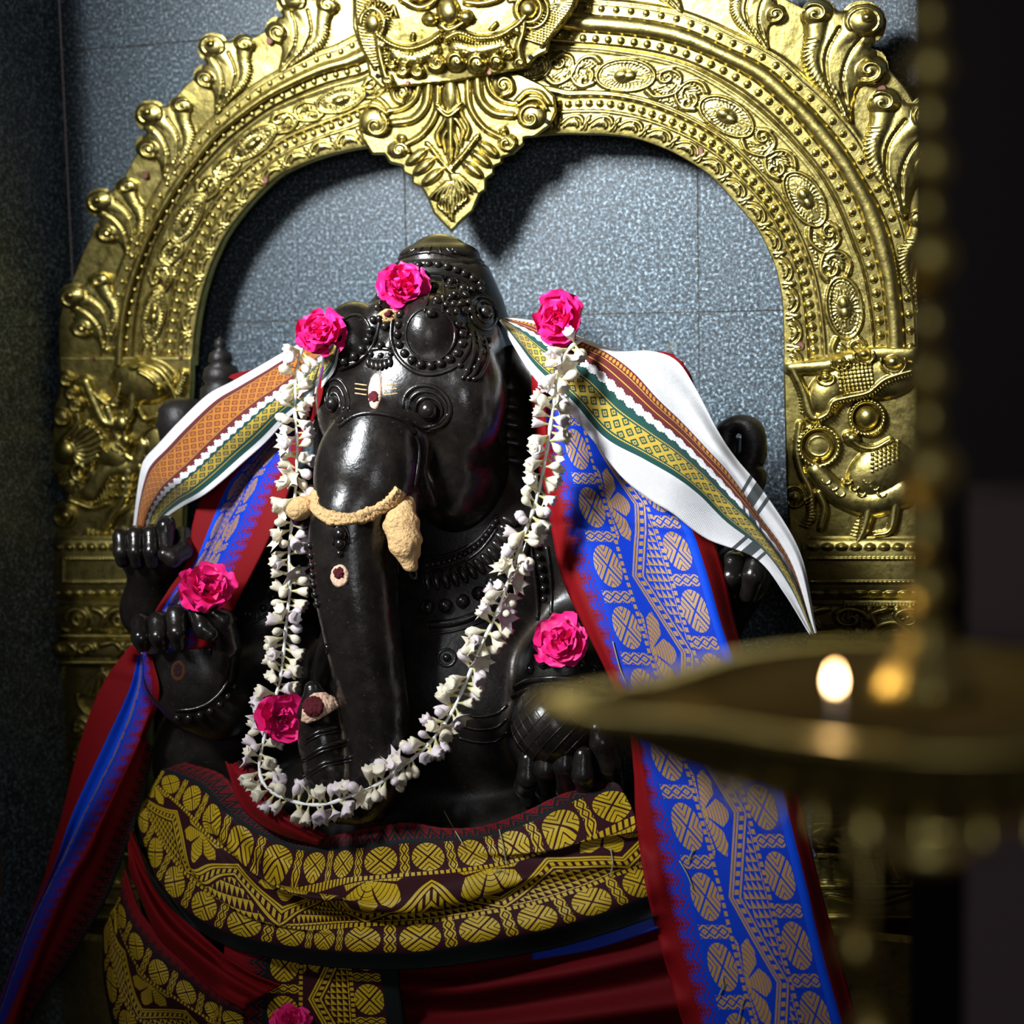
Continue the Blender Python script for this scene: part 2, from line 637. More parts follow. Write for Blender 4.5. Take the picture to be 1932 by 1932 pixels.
gx1, gx0 = W(1318, 500, 0).x, W(765, 400, 0).x
gw = gx1 - gx0
gz = W(1200, 592, 0).z
xs = [CORNER, gx0, gx1, gx1 + gw, gx1 + 2 * gw, gx1 + 3 * gw]
gh = W(420, 76, 0).z - W(420, 612, 0).z
zs = [0.0] + sorted([gz + k * gh for k in (-3, -2, -1, 0, 1, 2, 3) if 0.1 < gz + k * gh < 3.4]) + [3.5]
tile_wall('wall_back', M['granite'], xs, zs, lambda u, z, h: (u, -h, z))
tile_wall('wall_left', M['granite_side'], [-0.38, 0.0], zs, lambda u, z, h: (CORNER + h, u, z))
tile_wall('wall_front', M['granite_side'], [CORNER - 1.9, CORNER - 1.3, CORNER - 0.65, CORNER - 0.052], zs, lambda u, z, h: (u, -0.382 - h, z))
tile_wall('wall_niche', M['granite_side'], [CORNER - 0.052, CORNER], [0.0, 3.5], lambda u, z, h: (u, -0.380 - h, z))
fl = box('floor', (CORNER - 0.1, -7.5, -0.05), (3.0, 0.05, 0.0), M['floor'])
tag(fl, kind='structure')

# dark door jamb in the right foreground
jp = Wt(1722, 500, 1.75)
V = []
for (px, t) in ((1722, 1.75), (2500, 1.75), (2500, 2.15), (1790, 2.15)):
    p = Wt(px, 700, t)
    V.append((p.x, p.y))
VV = [(x, y, z) for z in (0.0, 3.5) for (x, y) in V]
jb = pydata('trim_1', VV, [(0, 1, 5, 4), (1, 2, 6, 5), (2, 3, 7, 6), (3, 0, 4, 7), (0, 3, 2, 1), (4, 5, 6, 7)], M['black_room'], None, False)
tag(jb, kind='structure')
V = []
for (px, t) in ((1822, 1.30), (2500, 1.30), (2500, 1.42), (1822, 1.42)):
    p = Wt(px, 1750, t)
    V.append((p.x, p.y))
VV = [(x, y, z) for z in (0.0, Wt(1900, 930, 1.3).z) for (x, y) in V]
jb2 = pydata('trim_2', VV, [(0, 1, 5, 4), (1, 2, 6, 5), (2, 3, 7, 6), (3, 0, 4, 7), (0, 3, 2, 1), (4, 5, 6, 7)], M['jamb'], None, False)
tag(jb2, kind='structure')


# ================================================================== beaten-metal relief
def poly_sd(px, py, poly):
    """signed distance (inside negative) and closest point"""
    P = np.asarray(poly, float)
    Q = np.roll(P, -1, 0)
    best = np.full(px.shape, 1e9)
    bx = np.zeros(px.shape)
    by = np.zeros(px.shape)
    inside = np.zeros(px.shape, bool)
    for (x0, y0), (x1, y1) in zip(P, Q):
        dx, dy = x1 - x0, y1 - y0
        L = dx * dx + dy * dy + 1e-9
        t = np.clip(((px - x0) * dx + (py - y0) * dy) / L, 0, 1)
        qx, qy = x0 + t * dx, y0 + t * dy
        d = np.hypot(px - qx, py - qy)
        m = d < best
        best[m] = d[m]
        bx[m] = qx[m]
        by[m] = qy[m]
        if y0 != y1:
            c = ((y0 > py) != (y1 > py)) & (px < (x1 - x0) * (py - y0) / (y1 - y0) + x0)
            inside ^= c
    return np.where(inside, -best, best), bx, by


class Relief:
    def __init__(self, x0, y0, x1, y1, res):
        self.res = res
        self.xs = np.arange(x0, x1 + res * 0.5, res)
        self.ys = np.arange(y0, y1 + res * 0.5, res)
        self.X, self.Y = np.meshgrid(self.xs, self.ys)
        self.B = np.zeros_like(self.X)
        self.L = np.zeros_like(self.X)

    def win(self, xa, ya, xb, yb):
        i0 = max(0, int((xa - self.xs[0]) / self.res))
        i1 = min(len(self.xs), int((xb - self.xs[0]) / self.res) + 2)
        j0 = max(0, int((ya - self.ys[0]) / self.res))
        j1 = min(len(self.ys), int((yb - self.ys[0]) / self.res) + 2)
        if i1 <= i0 or j1 <= j0:
            return None
        return (slice(j0, j1), slice(i0, i1))

    def stroke(self, pts, w, h, w2=None, add=False, base=0.0):
        pts = np.asarray(pts, float)
        n = len(pts) - 1
        w2 = w if w2 is None else w2
        tmp = None
        for k in range(n):
            wa, wb = w + (w2 - w) * k / n, w + (w2 - w) * (k + 1) / n
            (x0, y0), (x1, y1) = pts[k], pts[k + 1]
            mw = max(wa, wb) + self.res
            sl = self.win(min(x0, x1) - mw, min(y0, y1) - mw, max(x0, x1) + mw, max(y0, y1) + mw)
            if sl is None:
                continue
            X, Y = self.X[sl], self.Y[sl]
            dx, dy = x1 - x0, y1 - y0
            t = np.clip(((X - x0) * dx + (Y - y0) * dy) / (dx * dx + dy * dy + 1e-9), 0, 1)
            d = np.hypot(X - x0 - t * dx, Y - y0 - t * dy) / np.maximum(wa + (wb - wa) * t, 0.3)
            c = h * np.sqrt(np.clip(1 - d * d, 0, 1))
            if h >= 0:
                self.L[sl] = np.maximum(self.L[sl], np.where(c > 0, c + base, 0))
            else:
                if tmp is None:
                    tmp = np.zeros_like(self.L)
                tmp[sl] = np.minimum(tmp[sl], c)
        if tmp is not None:
            self.L += tmp
        return self

    def curve(self, pts, w, h, w2=None, n=24):
        return self.stroke(catmull(pts, n), w, h, w2)

    def blob(self, cx, cy, rx, ry, h, ang=0.0, power=2.0, base=0.0):
        R = max(rx, ry) + self.res
        sl = self.win(cx - R, cy - R, cx + R, cy + R)
        if sl is None:
            return self
        X, Y = self.X[sl] - cx, self.Y[sl] - cy
        c, s = math.cos(ang), math.sin(ang)
        a, b = (X * c + Y * s) / rx, (-X * s + Y * c) / ry
        q = np.clip(1 - (np.abs(a) ** power + np.abs(b) ** power), 0, 1)
        v = h * np.sqrt(q)
        if h >= 0:
            self.L[sl] = np.maximum(self.L[sl], np.where(v > 0, v + base, 0))
        else:
            self.L[sl] += v
        return self

    def ring(self, cx, cy, rx, ry, w, h, ang=0.0, a0=0, a1=360, n=36):
        t = np.radians(np.linspace(a0, a1, n))
        c, s = math.cos(ang), math.sin(ang)
        x, y = rx * np.cos(t), ry * np.sin(t)
        return self.stroke(np.stack([cx + x * c - y * s, cy + x * s + y * c], 1), w, h)

    def spiral(self, cx, cy, r0, turns, w, h, a0=0.0, cw=1, r1=0.0):
        n = int(16 * turns) + 6
        t = np.linspace(0, 1, n)
        r = r0 + (r1 - r0) * t
        a = math.radians(a0) + cw * t * turns * 2 * math.pi
        self.stroke(np.stack([cx + r * np.cos(a), cy + r * np.sin(a)], 1), w, h, w * 0.55)
        return self

    def fan(self, cx, cy, r0, r1, a0, a1, n, w, h):
        for k in range(n):
            a = math.radians(a0 + (a1 - a0) * (k + 0.5) / n)
            self.stroke([(cx + r0 * math.cos(a), cy + r0 * math.sin(a)), (cx + r1 * math.cos(a), cy + r1 * math.sin(a))], w * 0.6, h, w)
        return self

    def ribs(self, pts, length, n, w, h, side=1, lean=0.5):
        P = catmull(pts, n + 2)
        for k in range(1, n + 1):
            t = P[k + 1] - P[k - 1]
            t = t / (np.linalg.norm(t) + 1e-9)
            nn = np.array([-t[1], t[0]]) * side
            q = P[k] + (nn + t * lean) * length
            self.stroke([P[k], q], w, h, w * 0.5)
        return self

    def beadline(self, pts, r, step, h):
        P = np.asarray(pts, float)
        L = np.sum(np.hypot(*np.diff(P, axis=0).T))
        Q = catmull(P, max(2, int(L / step)))
        for q in Q:
            self.blob(q[0], q[1], r, r, h)
        return self

    def build(self, name, mat, parent, d0, mapf=None, poly=None, back=0.004, scale=0.001, wrinkle=0.0, holes=(), dfun=None):
        H = self.B + self.L
        X, Y = self.X.copy(), self.Y.copy()
        ny, nx = X.shape
        if poly is not None:
            sd, bx, by = poly_sd(X, Y, poly)
            near = (sd > 0) & (sd < self.res * 1.45)
            X[near] = bx[near]
            Y[near] = by[near]
            inside = sd < self.res * 1.45
            edge = np.clip(-sd / 3.0, 0, 1)
            H = H * np.where(sd < 0, edge, 0)
            okc = inside[:-1, :-1] & inside[1:, :-1] & inside[:-1, 1:] & inside[1:, 1:] & ((sd[:-1, :-1] < 0) | (sd[1:, :-1] < 0) | (sd[:-1, 1:] < 0) | (sd[1:, 1:] < 0))
        else:
            okc = np.ones((ny - 1, nx - 1), bool)
        if wrinkle:
            H = H + wrinkle * (np.sin(X * 0.045 + 1.3 * np.sin(Y * 0.031)) + np.sin(Y * 0.052 + 1.7 * np.sin(X * 0.027 + 2)))
        px, py = (X, Y) if mapf is None else mapf(X, Y)
        d = d0 + H * scale
        if dfun is not None:
            d = d + dfun(px, py)
        P = Wn(px, py, d).reshape(-1, 3)
        idx = np.arange(ny * nx).reshape(ny, nx)
        q = np.stack([idx[:-1, :-1][okc], idx[1:, :-1][okc], idx[1:, 1:][okc], idx[:-1, 1:][okc]], 1)
        # skirt to the back
        E_ = np.concatenate([q[:, [0, 1]], q[:, [1, 2]], q[:, [2, 3]], q[:, [3, 0]]])
        key = E_.min(1).astype(np.int64) * (ny * nx) + E_.max(1)
        _, inv, cnt = np.unique(key, return_inverse=True, return_counts=True)
        be = E_[cnt[inv] == 1]
        bv = np.unique(be)
        rem = {int(v): i for i, v in enumerate(bv)}
        Pb = P[bv].copy()
        Pb[:, 1] = -(d0 - back) if dfun is None else Pb[:, 1] + back
        if len(bv):
            base = len(P)
            sk = np.array([[a, base + rem[int(a)], base + rem[int(b)], b] for a, b in be])
            P = np.vstack([P, Pb])
            q = np.vstack([q, sk])
        used, inv2 = np.unique(q, return_inverse=True)
        me = quadmesh(name, P[used], inv2.reshape(-1, 4))
        # orient towards the camera side (-Y)
        bm = bmesh.new()
        bm.from_mesh(me)
        bmesh.ops.remove_doubles(bm, verts=bm.verts, dist=1e-5)
        s = sum(f.normal.y * f.calc_area() for f in bm.faces)
        if s > 0:
            bmesh.ops.reverse_faces(bm, faces=bm.faces)
        bm.to_mesh(me)
        bm.free()
        return link(name, me, mat, parent)


# ------------------------------------------------------------------ the arch band
AC = (900.0, 690.0)


def polar_curve(pts):
    th = [math.degrees(math.atan2(AC[1] - y, x - AC[0])) for x, y in pts]
    rr = [math.hypot(x - AC[0], y - AC[1]) for x, y in pts]
    th = [t if t > -90 else t + 360 for t in th]
    o = np.argsort(th)
    return np.array(th)[o], np.array(rr)[o]


curves = [
    (0, [(362, 690), (368, 616), (379, 558), (397, 500), (422, 446), (469, 384), (524, 331), (603, 297), (690, 278), (1000, 258), (1097, 253), (1194, 260), (1272, 289), (1338, 330), (1388, 384), (1431, 435), (1462, 501), (1475, 559), (1478, 621), (1478, 691)]),
    (50, [(320, 690), (326, 616), (334, 574), (346, 527), (370, 471), (402, 408), (446, 350), (484, 317), (538, 275), (603, 248), (652, 230), (1064, 198), (1144, 196), (1200, 206), (1256, 225), (1322, 256), (1365, 285), (1417, 338), (1452, 378), (1478, 423), (1501, 472), (1516, 516), (1526, 565), (1532, 611), (1537, 690)]),
    (137, [(256, 690), (263, 598), (274, 525), (295, 464), (328, 399), (361, 348), (404, 301), (459, 250), (510, 212), (590, 178), (676, 152), (1047, 91), (1175, 101), (1295, 128), (1388, 182), (1466, 248), (1543, 334), (1602, 458), (1621, 505), (1637, 582), (1646, 690)]),
    (154, [(240, 690), (243, 612), (252, 562), (268, 507), (286, 455), (314, 404), (344, 355), (379, 306), (419, 259), (457, 230), (509, 194), (549, 174), (614, 147), (678, 132), (1093, 72), (1151, 76), (1229, 85), (1281, 97), (1351, 126), (1417, 163), (1474, 212), (1520, 266), (1565, 322), (1598, 377), (1623, 446), (1637, 485), (1650, 534), (1656, 578), (1662, 690)]),
    (198, [(206, 690), (219, 580), (234, 525), (259, 464), (285, 402), (321, 341), (361, 290), (382, 261), (448, 201), (509, 158), (545, 139), (605, 110), (642, 100), (1128, 17), (1204, 23), (1283, 37), (1332, 56), (1378, 80), (1423, 99), (1466, 124), (1503, 161), (1540, 194), (1575, 233), (1606, 272), (1641, 332), (1668, 377), (1689, 425), (1700, 470), (1712, 560), (1718, 690)]),
    (300, [(110, 690), (112, 598), (140, 520), (172, 442), (227, 348), (270, 268), (350, 159), (386, 134), (495, 62), (542, 36), (640, -8), (860, -70), (1128, -95), (1300, -72), (1450, -18), (1560, 40), (1633, 91), (1668, 120), (1710, 167), (1752, 250), (1790, 360), (1808, 470), (1815, 560), (1818, 690)]),
]
_TH = np.linspace(0, 180, 721)
_RT = []
for _t, _p in curves:
    _a, _rr = polar_curve(_p)
    _v = np.interp(_TH, _a, _rr)
    _k = np.ones(9) / 9
    _v = np.convolve(np.pad(_v, 4, 'edge'), _k, 'valid')
    _RT.append(_v)
_RT = np.array(_RT)
_TL = np.array([c[0] for c in curves], float)
ARCLEN = 1900.0


def arch_map(S, T):
    th = 180.0 - np.asarray(S, float) / ARCLEN * 180.0
    T = np.asarray(T, float)
    lv = np.stack([np.interp(th, _TH, r) for r in _RT])
    k = np.clip(np.searchsorted(_TL, T, side='right') - 1, 0, len(_TL) - 2)
    f = (T - _TL[k]) / (_TL[k + 1] - _TL[k])
    lo = np.take_along_axis(lv, k[None], 0)[0]
    hi = np.take_along_axis(lv, (k + 1)[None], 0)[0]
    r = lo + (hi - lo) * f
    a = np.radians(th)
    return AC[0] + r * np.cos(a), AC[1] - r * np.sin(a)


arch = thing('brass_arch', W(900, 1740, 0.05), 'ornate beaten brass arch framing the black statue against the granite wall', 'arch')
D_ARCH = 0.085
R = Relief(0, 0, ARCLEN, 300, 1.75)
T = R.Y
R.B += 3.5 * np.sqrt(np.clip(1 - ((T - 18) / 22) ** 2, 0, 1)) + 2
R.B += 5.0 * np.exp(-((T - 66) / 3.6) ** 2) + 5.5 * np.exp(-((T - 139) / 3.8) ** 2) + 3.0 * np.exp(-((T - 38) / 2.6) ** 2)
R.B += 3.0 * ((T > 70) & (T < 135))
R.B += 13 * np.sqrt(np.clip(1 - ((T - 176) / 13) ** 2, 0, 1)) + 6 * (T > 146) * (T < 208) + 3.5 * np.exp(-((T - 211) / 4) ** 2)
R.B += np.where(T > 215, -1.0 + 1.6 * np.sin(R.X * 0.021 + T * 0.03) * np.sin(R.X * 0.008 + 1), 0)
R.B *= np.clip((300 - T) / 4, 0, 1) * 0.999 + 0.001
# scalloped inner strip
S0 = 8
while S0 < ARCLEN:
    R.ring(S0 + 28, 12, 24, 18, 3.0, 3.8, 0, 20, 160, 18)
    R.ring(S0 + 28, 8, 15, 14, 2.6, 3.6, 0, 20, 160, 14)
    R.blob(S0 + 28, 20, 8, 7, 3.5)
    R.stroke([(S0 + 20, 14), (S0 + 28, 26), (S0 + 36, 14)], 1.6, 3.4)
    R.blob(S0 + 58, 24, 5, 8, 4.2)
    R.stroke([(S0 + 54, 8), (S0 + 58, 28), (S0 + 62, 8)], 2.0, 3.2)
    S0 += 60
# ornament band: oval medallions with scrolling leaves between
SM = 95
mi = 0
while SM < ARCLEN:
    R.ring(SM, 102, 50, 27, 2.6, 5.0)
    R.ring(SM, 102, 44, 22, 1.2, 3.6)
    for k in range(34):
        a = 2 * math.pi * k / 34
        R.stroke([(SM + 22 * math.cos(a), 102 + 13 * math.sin(a)), (SM + 40 * math.cos(a), 102 + 20.5 * math.sin(a))], 1.1, 3.0)
    R.blob(SM, 102, 22, 13, 4.5)
    R.blob(SM - 7, 102, 12, 9, 7.5)
    R.blob(SM + 8, 102, 11, 8.5, 7.0)
    for sg in (-1, 1):
        c = SM + sg * 79
        R.spiral(c - sg * 12, 102 + sg * 12, 15, 1.4, 3.6, 5.0, 90, sg)
        R.curve([(SM + sg * 50, 84), (c - sg * 10, 78), (c + sg * 14, 92), (c + sg * 20, 116)], 5.0, 5.5, 1.6)
        R.curve([(SM + sg * 52, 118), (c - sg * 12, 126), (c + sg * 6, 122), (c + sg * 18, 104)], 4.4, 5.0, 1.5)
        R.ribs([(SM + sg * 54, 92), (c, 86), (c + sg * 18, 100)], 15, 7, 2.0, 4.2, sg, 0.7)
        R.ribs([(SM + sg * 54, 110), (c, 118), (c + sg * 18, 108)], 12, 7, 1.9, 4.0, -sg, 0.7)
        R.beadline([(SM + sg * 56, 78), (c, 75), (c + sg * 20, 80)], 2.0, 5.2, 3.0)
    SM += 190
    mi += 1


def arch_d(px, py):
    return np.clip((px - 900) / 900, -1, 1) * 0.0


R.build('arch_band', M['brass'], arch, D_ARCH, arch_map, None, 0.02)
# embossed bead rows, one bead object each
bmb = bmesh.new()
bmesh.ops.create_uvsphere(bmb, u_segments=12, v_segments=8, radius=1.0)
bmesh.ops.delete(bmb, geom=[v for v in bmb.verts if v.co.y > 0.35], context='VERTS')
bead_me = bpy.data.meshes.new('bead')
bmb.to_mesh(bead_me)
bmb.free()
bead_me.materials.append(M['brass'])
bead_me.polygons.foreach_set('use_smooth', np.ones(len(bead_me.polygons), bool))


def brass_bead(px, py, d, r, parent):
    o = bpy.data.objects.new('bead', bead_me)
    COL.objects.link(o)
    o.parent = parent
    o.location = W(px, py, d)
    o.scale = (r, r * 0.95, r)
    return o


for (tv, step, r, hh) in ((50, 20.5, 0.0074, 0.001), (154, 21.0, 0.0072, 0.0065), (198, 22.5, 0.0066, 0.0065)):
    s = 6.0
    while s < ARCLEN - 4:
        x, y = arch_map(np.array([s]), np.array([tv]))
        x, y = float(x[0]), float(y[0])
        sc = 1.0 + 0.12 * (x - 900) / 800
        hid = (690 < x < 1040 and y < 200) or y < -15 or x > 1735
        if not hid:
            brass_bead(x, y, D_ARCH + hh, r * sc, arch)
        s += step


# ------------------------------------------------------------------ scroll ornaments round the rim
def scroll_ornament(tail, tip, flip, wid=0.74):
    """flame-leaf with three curls; local box 100 wide x 150 high, tail at (50,150), top at (50,0)"""
    r = Relief(-12, -12, 112, 156, 1.5)
    poly = catmull([(46, 153), (30, 120), (14, 92), (8, 60), (16, 34), (14, 16), (26, -2), (44, 2), (54, 18), (66, 8), (86, 10), (98, 30), (92, 54), (78, 64), (92, 74), (94, 98), (80, 112), (64, 112), (58, 130), (54, 153), (46, 153)], 70)
    r.blob(44, 78, 33, 66, 9, 0.06)
    r.blob(60, 70, 24, 44, 8, 0.1)
    r.curve([(50, 150), (40, 118), (36, 88), (48, 58), (62, 44)], 5, 9, 15)
    r.curve([(50, 150), (30, 108), (22, 74), (28, 44), (30, 28)], 4, 10, 13)
    r.curve([(50, 145), (52, 112), (58, 84), (70, 62)], 4, 8, 8)
    r.blob(30, 16, 17, 17, 13)
    r.spiral(30, 16, 14, 1.3, 4, 15, 200, 1)
    r.blob(76, 32, 20, 20, 15)
    r.blob(80, 28, 9, 9, 19)
    r.ring(76, 32, 16, 16, 2.4, 13, 0, 150, 420)
    r.blob(76, 92, 17, 17, 13)
    r.spiral(76, 92, 14, 1.4, 4.5, 15, 120, -1)
    r.ribs([(40, 128), (20, 98), (12, 66), (20, 40)], 12, 16, 1.7, 11, 1, 0.5)
    r.stroke(catmull([(44, 140), (34, 100), (36, 66), (52, 36)], 20), 1.6, -4)
    r.stroke(catmull([(50, 136), (48, 100), (58, 70), (72, 52)], 20), 1.4, -3.5)
    (tx, ty), (hx, hy) = tail, tip
    ax = np.array([hx - tx, hy - ty], float)
    L = np.linalg.norm(ax)
    ax /= L
    sx = np.array([-ax[1], ax[0]]) * (-1 if not flip else 1)
    k = L / 150.0

    def mp(X, Y):
        a = (150 - Y) * k
        s_ = (X - 50) * k * (wid / 0.60)
        return tx + ax[0] * a + sx[0] * s_, ty + ax[1] * a + sx[1] * s_
    return r.build('scroll_leaf', M['brass'], arch, D_ARCH + 0.001, mp, poly, 0.003, 0.00095 * k)


for tail, tip in (((408, 214), (440, 62)), ((313, 345), (318, 182)), ((245, 490), (212, 342)), ((200, 668), (160, 520)), ((530, 135), (600, -18))):
    scroll_ornament(tail, tip, False)
for tail, tip in (((1448, 92), (1405, -55)), ((1602, 228), (1574, -4)), ((1703, 408), (1706, 168)), ((1285, 22), (1225, -110)), ((1735, 600), (1775, 400))):
    scroll_ornament(tail, tip, True)


# ------------------------------------------------------------------ rivets and nail holes
def disc(name, px, py, d, r, mat, parent, h=0.002):
    c = W(px, py, d)
    V = [(c.x + r * math.cos(2 * math.pi * k / 12), c.y, c.z + r * math.sin(2 * math.pi * k / 12)) for k in range(12)]
    V += [(c.x + 0.75 * r * math.cos(2 * math.pi * k / 12), c.y - h, c.z + 0.75 * r * math.sin(2 * math.pi * k / 12)) for k in range(12)]
    F = [(k, (k + 1) % 12, 12 + (k + 1) % 12, 12 + k) for k in range(12)] + [tuple(range(12, 24))]
    return pydata(name, V, F, mat, parent, False)


for (x, y) in ((1664, 168), (1320, 286), (1510, 653), (500, 340), (509, 77), (274, 331)):
    disc('rivet', x, y, D_ARCH + 0.006, 0.008, M['rivet'], arch)

# ------------------------------------------------------------------ pendant leaf below the mask plate
R = Relief(668, 120, 1060, 446, 1.5)
pend_poly = [(741, 165), (702, 186), (678, 220), (676, 241), (684, 264), (702, 292), (725, 292), (735, 308), (759, 314), (760, 326), (777, 334), (777, 347), (795, 355), (805, 373), (818, 404), (852, 440), (870, 419), (893, 399), (906, 367), (917, 360), (918, 339), (932, 329), (932, 316), (948, 308), (948, 298), (968, 292), (989, 272), (989, 261), (1010, 259), (1038, 238), (1050, 212), (1046, 181), (1025, 160), (979, 138), (860, 125)]
R.B += 6
R.B += 8 * np.clip(1 - np.abs(R.X - 850) / 110, 0, 1)
for sg, ox in ((1, 0), (-1, 0)):
    mx = (lambda x: x) if sg == 1 else (lambda x: 2 * 851 - x + 6)
    my = (lambda y: y) if sg == 1 else (lambda y: y + 14)
    q = lambda pts: [(mx(x), my(y)) for x, y in pts]
    R.curve(q([(882, 150), (886, 200), (912, 240), (950, 262)]), 6, 9, 6)
    R.curve(q([(900, 146), (906, 186), (930, 212), (966, 218)]), 9, 10, 8)
    R.curve(q([(918, 144), (926, 172), (948, 190), (975, 196)]), 6, 9, 5)
    R.blob(mx(950), my(160), 22, 20, 9)
    R.spiral(mx(950), my(160), 19, 1.5, 5, 12, 90, -sg)
    R.blob(mx(1004), my(216), 27, 26, 12)
    R.spiral(mx(1000), my(222), 24, 1.4, 6, 15, 300, -sg)
    R.curve(q([(975, 190), (995, 172), (1020, 176), (1036, 196)]), 5, 10, 5)
    R.curve(q([(978, 200), (998, 186), (1018, 188), (1032, 206)]), 3, 11, 3)
    R.blob(mx(958), my(268), 19, 16, 12)
    R.spiral(mx(955), my(270), 15, 1.2, 5, 14, 0, sg)
    R.blob(mx(950), my(246), 9, 8, 11)
    for (x, y) in ((922, 282), (908, 300), (892, 320)):
        R.blob(mx(x), my(y), 25, 10, 9, math.radians(38 * sg))
        R.stroke(q([(x - 13, y - 10), (x + 13, y + 10)]), 4, 9)
    R.stroke(q([(902, 256), (876, 290), (851, 318)]), 4.5, 9)
    R.ribs(q([(900, 258), (876, 290), (853, 316)]), 5, 18, 1.5, 11, sg, 0.1)
    for k in range(5):
        R.curve(q([(852 + k * 3, 330), (858 + k * 8, 352), (858 + k * 9.5, 372 - k * 3)]), 4.5, 9, 2.5)
        R.curve(q([(853 + k * 2, 345), (856 + k * 6, 370), (855 + k * 5, 402 - k * 5)]), 3.5, 8, 2)
    R.curve(q([(860, 170), (868, 210), (884, 240), (878, 262)]), 5, 9, 3)
    R.curve(q([(860, 225), (872, 246), (868, 276)]), 5, 8, 2)
    R.curve(q([(856, 255), (862, 276), (858, 300)]), 5, 8, 2)
R.blob(850, 180, 16, 34, 12)
R.curve([(826, 205), (845, 219), (866, 205)], 4, 15, 4)
R.curve([(822, 196), (846, 212), (870, 194)], 2.5, 15, 2.5)
R.curve([(850, 222), (850, 260), (850, 300)], 9, 11, 4)
R.build('pendant_leaf', M['brass'], arch, D_ARCH + 0.022, None, pend_poly, 0.003, 0.001)
for (x, y) in ((1032, 229), (853, 425)):
    disc('nail_hole', x, y, D_ARCH + 0.031, 0.0045, M['hole'], arch, 0.0005)
for (x, y) in ((1045, 119), (693, 178)):
    disc('nail_hole', x, y, D_ARCH + 0.012, 0.0045, M['hole'], arch, 0.0005)

# ------------------------------------------------------------------ mask plate at the crown of the arch
R = Relief(640, -150, 1110, 176, 1.75)
mask_poly = [(665, 0), (665, 52), (676, 85), (689, 109), (697, 145), (720, 168), (857, 155), (994, 129), (1012, 109), (1033, 98), (1038, 75), (1064, 47), (1087, 13), (1091, 0), (1085, -60), (1040, -120), (960, -145), (800, -145), (710, -110), (670, -50)]
R.B += 10 + 10 * np.clip(1 - ((R.X - 870) / 190) ** 2 - ((R.Y + 10) / 160) ** 2, 0, 1)
# frilled rim
for P_, sd_ in (([(672, -40), (674, 30), (684, 84), (708, 130)], -1), ([(1086, -40), (1078, 10), (1050, 50), (1022, 88)], 1)):
    R.ribs(P_, 34, 26, 3.0, 9, sd_, 0.35)
    R.curve(P_, 2.5, 7)
# curling jaw with scaly lip, beaded edge and curled teeth
for P_ in ([(712, 66), (738, 84), (772, 92), (806, 82), (830, 66)], [(842, 72), (866, 62), (900, 72), (940, 68), (974, 48), (990, 32)]):
    R.curve(P_, 8, 14, 8)
    R.beadline(P_, 3.4, 5.5, 17)
    R.beadline([(x, y + 10) for x, y in P_], 2.6, 5.5, 13)
for P_ in ([(744, 104), (780, 112), (822, 94)], [(862, 90), (900, 96), (950, 86)]):
    R.curve(P_, 15, 12, 12)
    for k in range(46):
        t = random.random()
        c = catmull(P_, 30)[int(t * 29)]
        R.blob(c[0] + random.uniform(-6, 6), c[1] + random.uniform(-11, 11), 1.8, 1.8, 15)
R.curve([(712, 66), (716, 100), (726, 140), (734, 160)], 5, 13, 7)
R.curve([(990, 32), (986, 64), (978, 90), (982, 118)], 5, 13, 9)
R.blob(720, 86, 10, 10, 15)
R.blob(976, 58, 9, 9, 15)
for (x, y, r_) in ((739, 124, 9), (760, 134, 13), (788, 135, 14), (824, 120, 18), (861, 116, 20), (900, 120, 20), (937, 116, 15), (959, 101, 12), (732, 150, 11), (981, 120, 12)):
    R.blob(x, y, r_, r_ * 1.05, 15)
    R.spiral(x, y - 2, r_ * 0.8, 1.1, r_ * 0.28, 18, 160, 1 if x > 845 else -1)
# cheeks, snout and eyes
R.blob(702, 44, 17, 22, 16)
R.ring(702, 44, 22, 28, 5, 12, 0, 180, 400)
R.ribs([(690, 20), (712, 10), (728, 26), (720, 54)], 10, 14, 2, 14, -1, 0)
R.blob(997, 17, 18, 19, 18)
R.ring(997, 17, 24, 25, 5, 12)
R.ring(1002, 20, 32, 33, 4, 10, 0, -80, 120)
R.blob(846, 22, 22, 30, 22)
R.blob(812, 36, 15, 13, 18)
R.blob(878, 32, 16, 14, 19)
R.curve([(832, 48), (846, 56), (868, 46), (890, 30)], 6, 15, 4)
R.curve([(760, 0), (790, 14), (816, 4), (826, -20)], 7, 14, 5)
R.curve([(880, 4), (908, 6), (940, -4), (956, -30)], 7, 14, 5)
R.ring(780, -30, 34, 28, 6, 14)
R.blob(780, -30, 20, 17, 18)
R.ring(915, -34, 34, 28, 6, 14)
R.blob(915, -34, 20, 17, 18)
R.ribs([(730, 0), (736, -40), (760, -80), (800, -100)], 24, 16, 3, 10, -1, 0.2)
R.ribs([(960, 10), (962, -40), (936, -80), (890, -100)], 24, 16, 3, 10, 1, 0.2)
R.fan(848, -60, 24, 80, 200, 340, 12, 5, 11)
for P_ in ([(738, 28), (742, 12), (748, 30)], [(926, 54), (936, 44)], [(778, 74), (780, 64)]):
    R.curve(P_, 3.5, 9)
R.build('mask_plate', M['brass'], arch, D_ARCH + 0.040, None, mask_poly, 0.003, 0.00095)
for (x, y) in ((1001, 108), (712, 143)):
    disc('nail_hole', x, y, D_ARCH + 0.052, 0.0048, M['hole'], arch, 0.0005)
for (x, y) in ((924, 137), (769, 157)):
    disc('rivet', x, y, D_ARCH + 0.052, 0.0048, M['rivet'], arch)

